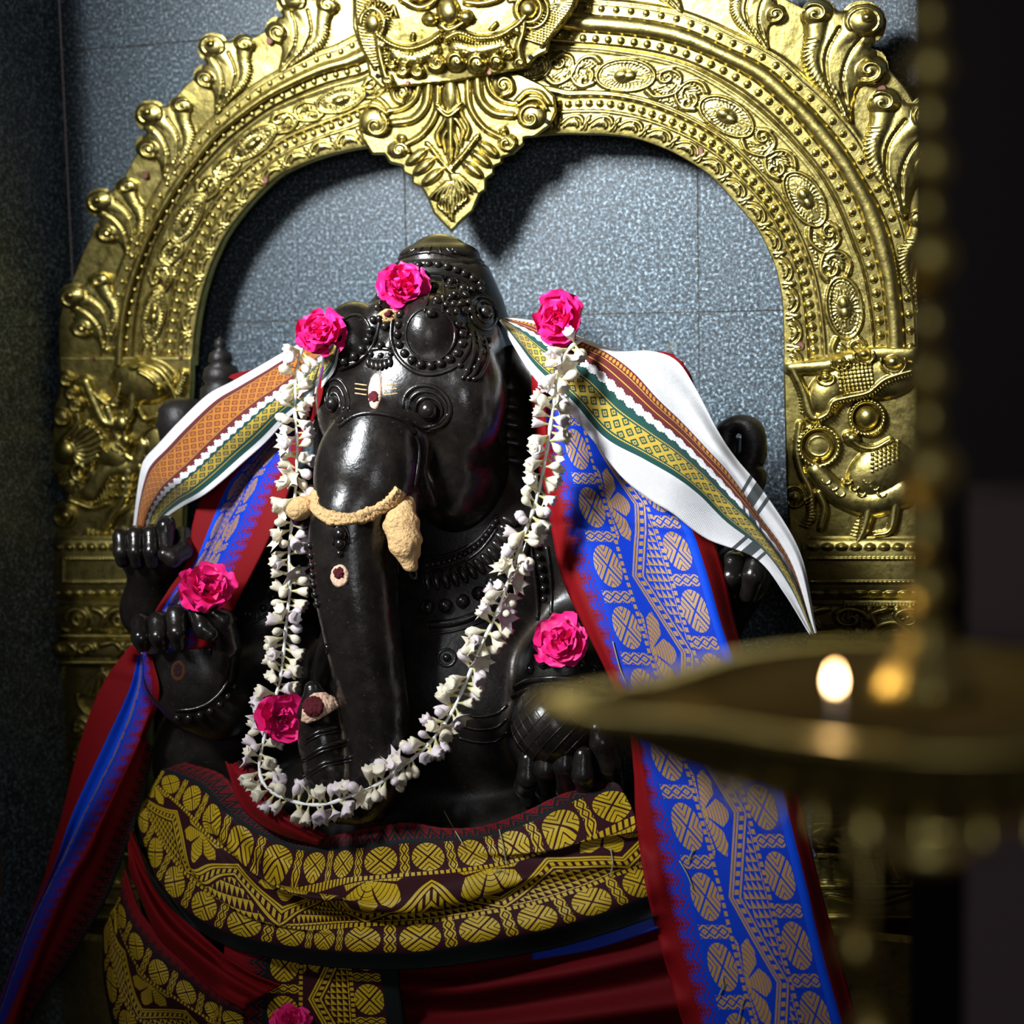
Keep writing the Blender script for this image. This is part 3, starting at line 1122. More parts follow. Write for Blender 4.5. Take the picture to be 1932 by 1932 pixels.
# ------------------------------------------------------------------ right beast panel
R = Relief(1472, 640, 1836, 1050, 1.6)
poly = [(1478, 686), (1640, 652), (1740, 655), (1830, 668), (1832, 1046), (1560, 1046), (1490, 1042), (1483, 900), (1480, 780)]
R.B += 3
R.curve([(1494, 694), (1516, 740), (1530, 784), (1545, 790)], 9, 12, 12)
R.ribs([(1488, 694), (1506, 740), (1514, 784)], 9, 14, 2, 9, -1, 0)
R.curve([(1494, 694), (1560, 690), (1600, 680), (1660, 668), (1720, 668)], 14, 12, 20)
R.blob(1640, 715, 90, 42, 14)
R.blob(1560, 745, 36, 44, 15, 0.3)
for (x, y, r_) in ((1558, 712, 13), (1585, 682, 14), (1630, 668, 16), (1685, 683, 20)):
    R.blob(x, y, r_, r_ * 0.8, 21)
    R.ring(x, y + 2, r_ * 1.2, r_ * 1.0, 2.2, 17, 0, -20, 200)
for i in range(9):
    for j in range(7):
        x, y = 1582 + i * 7.5 + j * 1.0, 692 + j * 7.5 - i * 0.8
        R.blob(x, y, 2.9, 2.9, 19)
R.curve([(1545, 790), (1562, 780), (1572, 758), (1600, 750), (1640, 740), (1670, 716), (1720, 700)], 8, 18, 8)
R.beadline([(1545, 796), (1566, 784), (1580, 762), (1606, 756), (1644, 746), (1676, 722), (1720, 708)], 2.8, 6, 20)
for (x, y, r_) in ((1636, 788, 23), (1545, 842, 27)):
    R.blob(x, y, r_, r_, 17)
    R.ring(x, y, r_ * 1.35, r_ * 1.35, 5, 11)
    for k in range(30):
        a = 2 * math.pi * k / 30
        R.blob(x + r_ * 1.42 * math.cos(a), y + r_ * 1.42 * math.sin(a), 3.2, 3.2, 13)
R.blob(1545, 842, 20, 18, -5)
R.blob(1608, 828, 16, 14, 15)
R.curve([(1600, 822), (1622, 842), (1650, 846), (1680, 830)], 10, 14, 6)
R.curve([(1510, 800), (1504, 850), (1512, 890), (1530, 930), (1530, 980)], 8, 9, 8)
R.ribs([(1530, 930), (1536, 970), (1520, 1000)], 14, 10, 2.4, 10, 1, 0.3)
R.curve([(1545, 930), (1556, 960), (1548, 996)], 9, 10, 7)
R.blob(1500, 937, 13, 14, 13)
R.ring(1500, 937, 18, 19, 3, 8)
R.curve([(1540, 890), (1580, 930), (1640, 950), (1700, 930)], 20, 14, 30)
R.blob(1660, 890, 70, 50, 17, -0.6)
for i in range(7):
    for j in range(5):
        R.blob(1646 + i * 8, 858 + j * 8 - i * 4, 3, 3, 21)
for k in range(9):
    R.ring(1560 + k * 13, 905 + (k % 3) * 12, 8, 8, 1.5, 17, 0, 20, 170, 10)
R.curve([(1640, 960), (1630, 1000), (1614, 1030)], 13, 13, 7)
R.ribs([(1640, 970), (1624, 1004), (1612, 1030)], 14, 8, 2, 12, 1, 0.5)
R.curve([(1690, 950), (1680, 1000), (1650, 1010)], 12, 12, 6)
for k in range(15):
    R.blob(1566 + k * 13, 1036 + 3 * math.sin(k * 1.7), 6, 4.5, 7)
R.curve([(1600, 640), (1760, 650)], 3, 4)
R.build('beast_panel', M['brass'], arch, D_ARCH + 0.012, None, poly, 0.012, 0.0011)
for (x, y) in ((1549, 1034),):
    disc('rivet', x, y, D_ARCH + 0.018, 0.006, M['rivet'], arch)

# ------------------------------------------------------------------ left beast panel
R = Relief(78, 660, 372, 1022, 1.6)
poly = [(110, 672), (362, 672), (362, 720), (356, 800), (350, 900), (345, 1018), (84, 1018), (90, 970), (106, 948), (128, 938), (106, 912), (95, 880), (94, 840), (100, 800), (100, 770), (112, 740), (112, 712)]
R.B += 3
R.blob(270, 720, 62, 44, 17)
R.curve([(160, 722), (180, 770), (200, 800), (240, 790), (250, 740)], 14, 14, 10)
for k in range(7):
    R.curve([(172 + k * 4, 736 + k * 4), (196 + k * 4, 764), (226, 742 - k * 3)], 1.8, 15)
R.blob(298, 734, 12, 12, 26)
R.curve([(250, 694), (275, 690), (302, 702), (322, 730), (334, 760)], 8, 20, 6)
R.curve([(262, 702), (280, 712), (290, 722)], 5, 24)
R.curve([(344, 705), (334, 740), (324, 768), (318, 790)], 9, 16, 9)
R.ribs([(352, 708), (342, 740), (330, 776)], 10, 12, 2.2, 17, 1, 0)
R.curve([(262, 770), (272, 790), (296, 786), (310, 792), (312, 812)], 6, 19, 4)
R.beadline([(268, 780), (282, 800), (306, 808)], 3, 6.5, 19)
R.blob(228, 800, 18, 22, 20)
R.blob(236, 832, 14, 17, 17)
R.blob(296, 838, 30, 34, 10)
R.ring(296, 838, 30, 34, 2.4, 11)
R.curve([(200, 770), (230, 850), (250, 870)], 12, 12, 10)
R.blob(124, 852, 21, 24, 17)
for k in range(8):
    a = math.radians(-78 + k * 20)
    R.curve([(134, 850), (134 + 28 * math.cos(a), 850 + 28 * math.sin(a)), (130 + 62 * math.cos(a * 0.75), 838 + 40 * math.sin(a * 0.85))], 4, 10, 8)
for (x, y, r_) in ((124, 716, 15), (134, 742, 14), (114, 788, 18), (142, 764, 16)):
    R.blob(x, y, r_, r_, 14)
    R.spiral(x, y, r_ * 0.75, 1.1, 3.5, 17, 60, 1)
R.curve([(142, 770), (146, 800), (120, 830)], 8, 11, 6)
R.ring(118, 880, 30, 34, 5, 9, 0, 60, 200)
R.ribs([(104, 890), (130, 930), (170, 946), (210, 940)], 26, 20, 3.0, 9, -1, 0.1)
R.spiral(150, 888, 22, 1.6, 5, 12, 0, 1)
R.blob(214, 862, 36, 30, 15, 0.7)
R.ribs([(186, 846), (210, 834), (240, 850)], 14, 10, 2, 17, 1, 0.2)
R.curve([(170, 930), (200, 890), (250, 880), (268, 840)], 20, 13, 16)
R.curve([(240, 890), (232, 940), (214, 970), (196, 1000)], 14, 14, 8)
R.curve([(262, 880), (268, 920), (250, 950), (210, 972)], 10, 13, 6)
R.curve([(130, 944), (170, 958), (200, 950)], 6, 8, 5)
for k in range(12):
    R.ring(214 + (k % 4) * 12, 900 + (k // 4) * 15, 7, 7, 1.5, 15, 0, 20, 170, 8)
R.curve([(236, 996), (250, 970), (290, 976)], 12, 8, 10)
R.blob(122, 974, 12, 12, 13)
R.ring(122, 974, 19, 19, 2.5, 6)
for k in range(13):
    R.blob(165 + k * 9, 1004 + 2 * math.sin(k), 5, 5, 7)
R.build('beast_panel', M['brass'], arch, D_ARCH + 0.012, None, poly, 0.012, 0.0011)
for (x, y) in ((103, 1008), (152, 1008), (175, 676), (340, 674)):
    disc('rivet', x, y, D_ARCH + 0.017, 0.005, M['rivet'], arch)


# ------------------------------------------------------------------ pillars
def pillar(xl, xr, flip, y_end):
    """turned pillar: xl/xr functions of y for its outline, drawn on a 160 wide local strip"""
    R = Relief(0, 1012, 160, y_end, 1.8)
    u = (R.X - 80) / 80
    R.B += 16 * np.sqrt(np.clip(1 - 0.75 * u * u, 0, 1)) + 2
    Y = R.Y
    for (y0, y1, h) in ((1016, 1130, 10), (1140, 1192, 14), (1206, 1246, 20), (1556, 1602, 20), (1660, 1742, 14)):
        m = (Y > y0) & (Y < y1)
        R.B += np.where(m, h * np.sqrt(np.clip(1 - ((Y - (y0 + y1) / 2) / ((y1 - y0) / 2)) ** 4, 0, 1)), 0)
    for yy in (1200, 1250, 1540, 1612):
        R.stroke([(0, yy), (160, yy)], 6.5, 16)
        R.beadline([(2, yy), (158, yy)], 3.8, 5.2, 19)
    for k in range(9):
        R.blob(14 + k * 16.5, 1032, 6, 6, 7)
        R.blob(10 + k * 17, 1120, 8, 5, 6)
    for P_ in ([(22, 1054), (150, 1054)], [(22, 1098), (150, 1098)], [(22, 1054), (22, 1098)]):
        R.beadline(P_, 2.6, 5, 5)
        R.stroke(P_, 2.0, 4)
    for c in (40, 112):
        R.spiral(c, 1168, 22, 1.6, 5, 9, 180, 1)
        R.curve([(c + 26, 1148), (c + 44, 1160), (c + 40, 1186)], 6, 9, 3)
        R.curve([(c - 32, 1188), (c - 12, 1194), (c + 20, 1190)], 4, 7, 3)
        R.spiral(c + 16, 1226, 14, 1.3, 4, 8, 0, -1)
        R.curve([(c - 30, 1216), (c - 10, 1212), (c + 2, 1228), (c - 8, 1240)], 5, 8, 3)
    R.blob(12, 1226, 12, 14, 9)
    # shaft: shell then climbing leaves, beaded edge
    R.ring(86, 1312, 44, 42, 3.5, 7, 0, 0, 180)
    for k in range(6):
        a = math.radians(25 + k * 26)
        R.curve([(86 - 4 * math.cos(a), 1262), (86 + 22 * math.cos(a), 1286), (86 + 36 * math.cos(a), 1300 + 16 * math.sin(a))], 3, 6, 7)
    for j, yy in enumerate((1375, 1430, 1485)):
        for sg in (-1, 1):
            R.curve([(86, yy + 30), (86 + sg * 14, yy), (86 + sg * 40, yy - 20), (86 + sg * 48, yy + 2)], 6, 7, 4)
            R.curve([(86, yy + 34), (86 + sg * 26, yy + 12), (86 + sg * 44, yy + 16)], 4.5, 6, 3)
            R.spiral(86 + sg * 40, yy + 2, 10, 1.2, 3.5, 8, 0, sg)
        R.blob(86, yy, 9, 17, 8)
    R.beadline([(10, 1262), (10, 1530)], 3.6, 8.0, 6)
    R.beadline([(150, 1262), (150, 1530)], 3.6, 8.0, 6)
    for k in range(8):
        R.curve([(10 + k * 20, 1560), (20 + k * 20, 1580), (10 + k * 20, 1600)], 6, 6)
        R.curve([(10 + k * 20, 1622), (4 + k * 20, 1660)], 6, 4)
    R.stroke([(0, 1672), (160, 1672)], 5, 8)
    R.stroke([(0, 1732), (160, 1732)], 6, 8)
    R.curve([(20, 1700), (60, 1686), (100, 1704), (140, 1690)], 7, 7, 4)

    def mp(X, Y):
        a = xl(Y)
        b_ = xr(Y)
        f = X / 160.0
        if flip:
            f = 1 - f
        return a + (b_ - a) * f, Y
    return R.build('pillar', M['brass_dark'], arch, D_ARCH, mp, None, 0.03, 0.0012)


yk = np.array([1012, 1020, 1125, 1140, 1190, 1198, 1212, 1226, 1244, 1252, 1262, 1530, 1542, 1556, 1580, 1602, 1612, 1640, 1660, 1665, 1742, 1745], float)
ow = np.array([0, 4, 2, 12, 22, 14, 2, 2, 10, 16, 20, -2, -24, -28, -34, -30, -20, -40, -62, -64, -72, -72], float)
pillar(lambda Y: 88 + np.interp(Y, yk, ow) * 0.9, lambda Y: 300 - np.interp(Y, yk, ow) * 0.9 - (Y - 1012) * 0.06, False, 1745)
pillar(lambda Y: 1508 + np.interp(Y, yk, ow) * 0.5 + (Y - 1012) * 0.07, lambda Y: 1770 - np.interp(Y, yk, ow) * 0.5 + (Y - 1012) * 0.10, True, 1745)
# stepped plinth under each pillar
for (x0, x1) in ((10, 330), (1520, 1860)):
    a, b_ = W(x0, 1745, D_ARCH).x, W(x1, 1745, D_ARCH).x
    box('pillar_foot', (a, -0.16, 0.0), (b_, -0.001, W((x0 + x1) / 2, 1738, D_ARCH).z), M['brass_dark'], arch, 0.01)
# raised square panel with beads on the right pillar
R = Relief(1588, 1130, 1760, 1300, 1.6)
R.B += 2
for k in range(2):
    o = 6 + k * 26
    R.beadline([(1594 + o, 1136 + o), (1750, 1136 + o)], 4, 6, 6)
    R.beadline([(1594 + o, 1136 + o), (1594 + o, 1296)], 4, 6, 6)
for k in range(4):
    R.blob(1616, 1164 + k * 26, 9, 9, 9)
    R.blob(1640 + k * 26, 1152, 9, 9, 9)
R.curve([(1640, 1240), (1650, 1190), (1690, 1176), (1720, 1200)], 12, 12, 8)
R.curve([(1640, 1230), (1680, 1220), (1700, 1260)], 10, 10, 6)
R.build('pillar_panel', M['brass_dark'], arch, D_ARCH + 0.033, None, [(1590, 1132), (1758, 1132), (1758, 1298), (1590, 1298)], 0.02, 0.001)
settle(arch)

# ================================================================== carved stone: distance fields and surface nets
class SDF:
    def __init__(self, lo, hi, h):
        self.lo, self.h = np.array(lo, float), h
        self.n = np.ceil((np.array(hi) - self.lo) / h).astype(int) + 1
        self.D = np.full(self.n, 1.0, np.float32)

    def region(self, lo, hi):
        a = np.clip(((np.array(lo) - self.lo) / self.h).astype(int) - 1, 0, self.n)
        b = np.clip(np.ceil((np.array(hi) - self.lo) / self.h).astype(int) + 2, 0, self.n)
        if np.any(b <= a):
            return None
        g = [self.lo[i] + self.h * np.arange(a[i], b[i]) for i in range(3)]
        return tuple(slice(a[i], b[i]) for i in range(3)), g

    def _apply(self, sl, d, k, sub):
        D = self.D[sl]
        if sub:
            d = -d
            h = np.clip(0.5 - 0.5 * (D - d) / k, 0, 1)
            self.D[sl] = D * (1 - h) + d * h + k * h * (1 - h)
        else:
            h = np.clip(0.5 + 0.5 * (d - D) / k, 0, 1)
            self.D[sl] = d * (1 - h) + D * h - k * h * (1 - h)

    def ell(self, c, r, k=0.02, rot=None, sub=False):
        c = np.array(c, float)
        r = np.array(r, float)
        m = r.max() + k + 3 * self.h
        rg = self.region(c - m, c + m)
        if rg is None:
            return self
        sl, (x, y, z) = rg
        X, Y, Z = np.meshgrid(x - c[0], y - c[1], z - c[2], indexing='ij')
        if rot is not None:
            Rm = np.array(rot.to_matrix().transposed())
            X, Y, Z = (Rm[i, 0] * X + Rm[i, 1] * Y + Rm[i, 2] * Z for i in range(3))
        k0 = np.sqrt((X / r[0]) ** 2 + (Y / r[1]) ** 2 + (Z / r[2]) ** 2)
        k1 = np.sqrt((X / r[0] ** 2) ** 2 + (Y / r[1] ** 2) ** 2 + (Z / r[2] ** 2) ** 2) + 1e-9
        self._apply(sl, (k0 * (k0 - 1) / k1).astype(np.float32), k, sub)
        return self

    def cone(self, a, b, ra, rb, k=0.015, sub=False):
        a, b = np.array(a, float), np.array(b, float)
        m = max(ra, rb) + k + 3 * self.h
        rg = self.region(np.minimum(a, b) - m, np.maximum(a, b) + m)
        if rg is None:
            return self
        sl, (x, y, z) = rg
        X, Y, Z = np.meshgrid(x - a[0], y - a[1], z - a[2], indexing='ij')
        v = b - a
        t = np.clip((X * v[0] + Y * v[1] + Z * v[2]) / (v @ v + 1e-12), 0, 1)
        d = np.sqrt((X - t * v[0]) ** 2 + (Y - t * v[1]) ** 2 + (Z - t * v[2]) ** 2) - (ra + (rb - ra) * t)
        self._apply(sl, d.astype(np.float32), k, sub)
        return self

    def chain(self, pts, rads, k=0.015, sub=False):
        for i in range(len(pts) - 1):
            self.cone(pts[i], pts[i + 1], rads[i], rads[i + 1], k, sub)
        return self

    def mesh(self, name):
        D = self.D
        ins = D < 0
        nx, ny, nz = D.shape
        c = np.zeros((nx - 1, ny - 1, nz - 1), np.int8)
        for dx in (0, 1):
            for dy in (0, 1):
                for dz in (0, 1):
                    c += ins[dx:nx - 1 + dx, dy:ny - 1 + dy, dz:nz - 1 + dz]
        act = np.argwhere((c > 0) & (c < 8))
        ids = np.full(c.shape, -1, np.int32)
        ids[tuple(act.T)] = np.arange(len(act))
        corner = np.array([(i, j, k) for i in (0, 1) for j in (0, 1) for k in (0, 1)])
        vals = np.stack([D[act[:, 0] + o[0], act[:, 1] + o[1], act[:, 2] + o[2]] for o in corner], 1)
        acc = np.zeros((len(act), 3))
        cnt = np.zeros(len(act))
        for i in range(8):
            for j in range(i + 1, 8):
                if np.abs(corner[i] - corner[j]).sum() != 1:
                    continue
                a, b = vals[:, i], vals[:, j]
                m = (a < 0) != (b < 0)
                t = a[m] / (a[m] - b[m])
                acc[m] += corner[i] + t[:, None] * (corner[j] - corner[i])
                cnt[m] += 1
        P = self.lo + self.h * (act + acc / cnt[:, None])
        Q = []
        for ax in range(3):
            sh = [slice(None)] * 3
            s0, s1 = list(sh), list(sh)
            s0[ax], s1[ax] = slice(0, -1), slice(1, None)
            A, B = ins[tuple(s0)], ins[tuple(s1)]
            e = np.argwhere(A != B)
            u, v = (ax + 1) % 3, (ax + 2) % 3
            ok = (e[:, u] > 0) & (e[:, v] > 0) & (e[:, u] < D.shape[u] - 1) & (e[:, v] < D.shape[v] - 1)
            e = e[ok]
            ua, va = np.zeros(3, int), np.zeros(3, int)
            ua[u], va[v] = 1, 1
            q = np.stack([ids[tuple((e - ua - va).T)], ids[tuple((e - va).T)], ids[tuple(e.T)], ids[tuple((e - ua).T)]], 1)
            fl = ~A[tuple(e.T)]
            q[fl] = q[fl][:, ::-1]
            Q.append(q)
        Q = np.concatenate(Q)
        Q = Q[(Q >= 0).all(1)]
        return quadmesh(name, P, Q), P, Q


def WV(px, py, d):
    return np.array(W(px, py, d))


X0 = W(716, 1000, 0.56).x            # the statue's plane of symmetry
statue = thing('elephant_headed_statue', (X0, -0.30, 0.0), 'black oiled stone elephant-headed seated statue under the brass arch', 'statue')


def mir(p):
    return np.array([2 * X0 - p[0], p[1], p[2]])


# ------------------------------------------------------------------ head and trunk
hl, hh_ = WV(560, 1560, 0.2), WV(1010, 500, 0.2)
H = SDF((X0 - 0.34, -0.70, 1.5 - 0.62), (X0 + 0.34, -0.10, 1.5 + 0.46), 0.0042)
skull = WV(782, 725, 0.35)
skull[0] = X0
H.ell(skull, (0.142, 0.150, 0.185), 0.02)
# forehead bosses
boss = WV(812, 634, 0.435)
H.ell(boss, (0.058, 0.062, 0.068), 0.012)
H.ell(WV(672, 646, 0.455), (0.056, 0.062, 0.068), 0.012)
H.ell(WV(668, 760, 0.425), (0.062, 0.07, 0.10), 0.03)
H.ell(mir(WV(668, 760, 0.425)), (0.062, 0.07, 0.10), 0.03)
# brow and cheeks
_c = WV(724, 628, 0.455)
H.ell(_c, (0.030, 0.040, 0.055), 0.012)
brow = WV(722, 745, 0.44)
brow[0] = X0
H.ell(brow, (0.112, 0.075, 0.085), 0.03)
ck = WV(868, 880, 0.36)
H.ell(ck, (0.080, 0.105, 0.120), 0.03)
H.ell(mir(ck), (0.080, 0.105, 0.120), 0.03)
eye = WV(806, 772, 0.475)
H.ell(eye, (0.033, 0.026, 0.030), 0.006)
H.ell(WV(634, 762, 0.47), (0.028, 0.026, 0.030), 0.006)
# snout bulge
sn = [WV(716, 812, 0.50), WV(694, 868, 0.535), WV(688, 925, 0.540)]
_q = Quaternion((1, 0, 0), -0.36)
H.ell(WV(693, 884, 0.515), (0.089, 0.068, 0.108), 0.02, _q)
H.cone(WV(716, 812, 0.49), WV(690, 935, 0.50), 0.062, 0.070, 0.03)
tr = [WV(668, 965, 0.535), WV(666, 1040, 0.54), WV(674, 1130, 0.55), WV(692, 1250, 0.555), WV(712, 1370, 0.555), WV(712, 1455, 0.556), WV(688, 1505, 0.558)]
_tp = catmull_idx(np.array([list(p) + [r] for p, r in zip(tr, [0.066, 0.067, 0.063, 0.056, 0.051, 0.049, 0.046])]), 22)
H.chain(list(_tp[:, :3]), list(_tp[:, 3]), 0.012)
tip = [WV(688, 1505, 0.558), WV(648, 1500, 0.566), WV(625, 1450, 0.572), WV(612, 1400, 0.576), WV(604, 1350, 0.580)]
H.chain(tip, [0.046, 0.046, 0.046, 0.042, 0.036], 0.006)
H.cone(WV(598, 1338, 0.590), WV(590, 1300, 0.585), 0.034, 0.014, 0.006)
# mouth shelf that carries the tusks
H.cone(WV(765, 945, 0.50), WV(760, 925, 0.45), 0.030, 0.04, 0.02)
H.cone(mir(WV(765, 945, 0.50)), mir(WV(760, 925, 0.45)), 0.030, 0.04, 0.02)
# groove under the snout
me, HP, HQ = H.mesh('head')
head = link('head', me, M['stone'], statue)
bvh_head = BVHTree.FromPolygons(HP.tolist(), HQ.tolist())

# ------------------------------------------------------------------ torso, arms, hands
Bd = SDF((X0 - 0.72, -0.66, 0.45), (X0 + 0.80, -0.04, 2.0), 0.0062)
belly = WV(760, 1300, 0.26)
belly[0] = X0
Bd.ell(belly, (0.265, 0.225, 0.26), 0.03)
chest = WV(770, 1060, 0.26)
chest[0] = X0
Bd.ell(chest, (0.25, 0.165, 0.20), 0.05)
neck = WV(800, 930, 0.28)
neck[0] = X0
Bd.ell(neck, (0.15, 0.12, 0.14), 0.04)
lap = WV(760, 1580, 0.28)
lap[0] = X0
Bd.ell(lap, (0.42, 0.25, 0.17), 0.05)
Bd.cone(lap + np.array([-0.30, -0.02, -0.02]), lap + np.array([-0.45, -0.10, -0.10]), 0.14, 0.12, 0.05)
Bd.cone(lap + np.array([0.30, -0.02, -0.02]), lap + np.array([0.50, -0.10, -0.10]), 0.14, 0.12, 0.05)
Bd.ell(lap + np.array([0, 0.06, -0.30]), (0.50, 0.26, 0.32), 0.05)
shR = WV(1040, 905, 0.24)
shL = mir(shR)
# right front arm: shoulder, elbow, wrist
elR, wrR = WV(1115, 1165, 0.27), WV(1065, 1265, 0.40)
Bd.chain([shR, elR], [0.085, 0.070], 0.03)
Bd.chain([elR, wrR], [0.072, 0.062], 0.03)
palmR = WV(1060, 1370, 0.41)
Bd.chain([wrR, palmR], [0.070, 0.075], 0.03)
Bd.ell(WV(1058, 1395, 0.425), (0.088, 0.055, 0.085), 0.02)
# right rear arm
hrR = WV(1398, 1085, 0.30)
Bd.chain([shR, WV(1330, 1180, 0.22), WV(1390, 1120, 0.27)], [0.075, 0.055, 0.042], 0.03)
Bd.ell(hrR, (0.050, 0.035, 0.055), 0.015)
# left front arm
elL, wrL = WV(480, 1240, 0.30), WV(415, 1330, 0.46)
Bd.chain([shL, WV(505, 1150, 0.27), elL], [0.085, 0.075, 0.072], 0.03)
Bd.chain([elL, wrL], [0.070, 0.058], 0.03)
Bd.ell(WV(352, 1275, 0.505), (0.082, 0.045, 0.075), 0.02)
Bd.ell(WV(330, 1215, 0.51), (0.075, 0.040, 0.045), 0.015)
Bd.chain([wrL, WV(372, 1320, 0.49)], [0.058, 0.055], 0.02)
Bd.ell(WV(500, 1340, 0.26), (0.14, 0.14, 0.22), 0.04)
Bd.ell(WV(420, 1430, 0.27), (0.13, 0.13, 0.14), 0.04)
# left rear arm
Bd.chain([shL, WV(345, 1130, 0.27), WV(285, 1150, 0.33), WV(290, 1075, 0.36)], [0.078, 0.060, 0.050, 0.045], 0.03)
Bd.ell(WV(288, 1050, 0.375), (0.068, 0.040, 0.045), 0.015)
me, BP, BQ = Bd.mesh('body')
body = link('body', me, M['stone_dull'], statue)
bvh_body = BVHTree.FromPolygons(BP.tolist(), BQ.tolist())


# fingers: own short chains rooted in the palms
def finger(pts, rads, label=None):
    P = np.array(pts)
    lo, hi = P.min(0) - max(rads) - 0.012, P.max(0) + max(rads) + 0.012
    s = SDF(lo, hi, 0.0030)
    s.chain(list(P), rads, 0.004)
    # nail pad at the tip
    me, p, q = s.mesh('finger')
    o = link('finger', me, M['stone'], hand_parent[0])
    return o


hand_parent = [None]


def hand_group(nm):
    return body


hand_parent[0] = body
for (x, yt, yb) in ((266, 1168, 1222), (299, 1164, 1224), (334, 1152, 1222)):
    finger([WV(x + 6, yt + 26, 0.49), WV(x + 3, yt + 8, 0.525), WV(x, yt + 10, 0.552), WV(x + 1, (yt + yb) / 2 + 8, 0.570), WV(x + 4, yb - 6, 0.566)], [0.017, 0.0175, 0.0180, 0.0170, 0.0135])
finger([WV(370, 1200, 0.49), WV(372, 1166, 0.515), WV(376, 1156, 0.545), WV(384, 1186, 0.560), WV(398, 1196, 0.560)], [0.019, 0.019, 0.018, 0.017, 0.014])
finger([WV(420, 1270, 0.49), WV(430, 1220, 0.515), WV(420, 1170, 0.535), WV(402, 1156, 0.545)], [0.026, 0.024, 0.020, 0.015])
for (x, yt, yb) in ((230, 1004, 1066), (257, 1002, 1070), (286, 1000, 1070)):
    finger([WV(x + 4, yt + 20, 0.36), WV(x + 2, yt + 6, 0.39), WV(x, yt + 10, 0.415), WV(x, (yt + yb) / 2 + 6, 0.428), WV(x + 2, yb - 8, 0.424)], [0.0155, 0.016, 0.0162, 0.0155, 0.013])
finger([WV(318, 1020, 0.36), WV(314, 990, 0.39), WV(313, 994, 0.415), WV(314, 1030, 0.425)], [0.016, 0.016, 0.016, 0.013])
finger([WV(345, 1010, 0.36), WV(344, 1040, 0.40), WV(326, 1052, 0.425), WV(312, 1046, 0.432)], [0.018, 0.019, 0.018, 0.014])
for (x0_, y0_, x1_, y1_) in ((1385, 1062, 1376, 1116), (1432, 1050, 1412, 1122)):
    finger([WV(x0_ + 4, y0_ + 14, 0.30), WV(x0_, y0_, 0.335), WV((x0_ + x1_) / 2, (y0_ + y1_) / 2, 0.352), WV(x1_, y1_, 0.345)], [0.019, 0.020, 0.019, 0.015])
for (xb, xt, yt) in ((990, 997, 1432), (1026, 1030, 1416), (1066, 1066, 1408), (1106, 1100, 1425)):
    finger([WV(xb + 8, 1500, 0.43), WV(xb + 2, 1484, 0.475), WV(xt - 1, yt + 36, 0.500), WV(xt, yt, 0.497)], [0.020, 0.0195, 0.0185, 0.0155])
finger([WV(1150, 1480, 0.43), WV(1146, 1440, 0.46), WV(1136, 1400, 0.475), WV(1128, 1376, 0.475)], [0.026, 0.025, 0.022, 0.017])

# rings of fat at the waist of the belly
def surf(px, py, which=('h', 'b')):
    """first statue surface along the line of sight: (point, normal)"""
    v = ray_dir(px, py).normalized()
    best = None
    for w_ in which:
        bv = {'h': bvh_head, 'b': bvh_body, 'c': bvh_crown, 'e': bvh_ear}.get(w_)
        if bv is None:
            continue
        loc, nor, idx, dist = bv.ray_cast(CAM, v)
        if loc is not None and (best is None or dist < best[2]):
            best = (loc, nor, dist)
    return best


bvh_crown = bvh_ear = None

# ------------------------------------------------------------------ ears
earc = WV(972, 835, 0.315)
E_ = SDF((X0 - 0.40, -0.50, 1.30), (X0 + 0.42, -0.12, 1.95), 0.0045)
for f_ in (lambda p: p, mir):
    sg = 1 if f_(earc)[0] > X0 else -1
    q1 = Quaternion((0, 0, 1), -0.45 * sg)
    E_.ell(f_(earc), (0.085, 0.026, 0.165), 0.01, q1)
    E_.ell(f_(earc + np.array([0.012, -0.026, -0.005])), (0.060, 0.020, 0.125), 0.008, q1, sub=True)
    E_.cone(f_(WV(930, 735, 0.30)), f_(WV(925, 930, 0.30)), 0.035, 0.028, 0.02)
    for k in range(7):
        z = earc[2] + 0.085 - k * 0.030
        a = np.array([earc[0] - 0.030, earc[1] - 0.016, z + 0.012])
        b_ = np.array([earc[0] + 0.055, earc[1] - 0.004 + 0.02, z - 0.010])
        E_.cone(f_(a), f_(b_), 0.006, 0.008, 0.008)
    E_.cone(f_(WV(930, 965, 0.32)), f_(WV(938, 985, 0.32)), 0.026, 0.016, 0.01)
me, EP, EQ = E_.mesh('ears')
# split into the two ears
for sg in (1, -1):
    sel = (EP[EQ].mean(1)[:, 0] - X0) * sg > 0
    used, inv = np.unique(EQ[sel], return_inverse=True)
    link('ear', quadmesh('ear', EP[used], inv.reshape(-1, 4)), M['stone_dull'], statue)
bvh_ear = BVHTree.FromPolygons(EP.tolist(), EQ.tolist())

# ------------------------------------------------------------------ headdress
cb = WV(822, 700, 0.285)
cb[0] = X0 + 0.0
zc = lambda y: W(822, y, 0.285).z
C_ = SDF((X0 - 0.2, -0.50, cb[2] - 0.08), (X0 + 0.2, -0.08, cb[2] + 0.30), 0.004)
prof = [(715, 0.130), (660, 0.125), (610, 0.114), (560, 0.097), (520, 0.079), (500, 0.068)]
for (y0_, r0_), (y1_, r1_) in zip(prof[:-1], prof[1:]):
    a, b_ = cb.copy(), cb.copy()
    a[2], b_[2] = zc(y0_), zc(y1_)
    a[1] += 0.0
    C_.cone(a, b_, r0_, r1_, 0.008)
D_ = C_.D
zg = C_.lo[2] + C_.h * np.arange(C_.n[2])
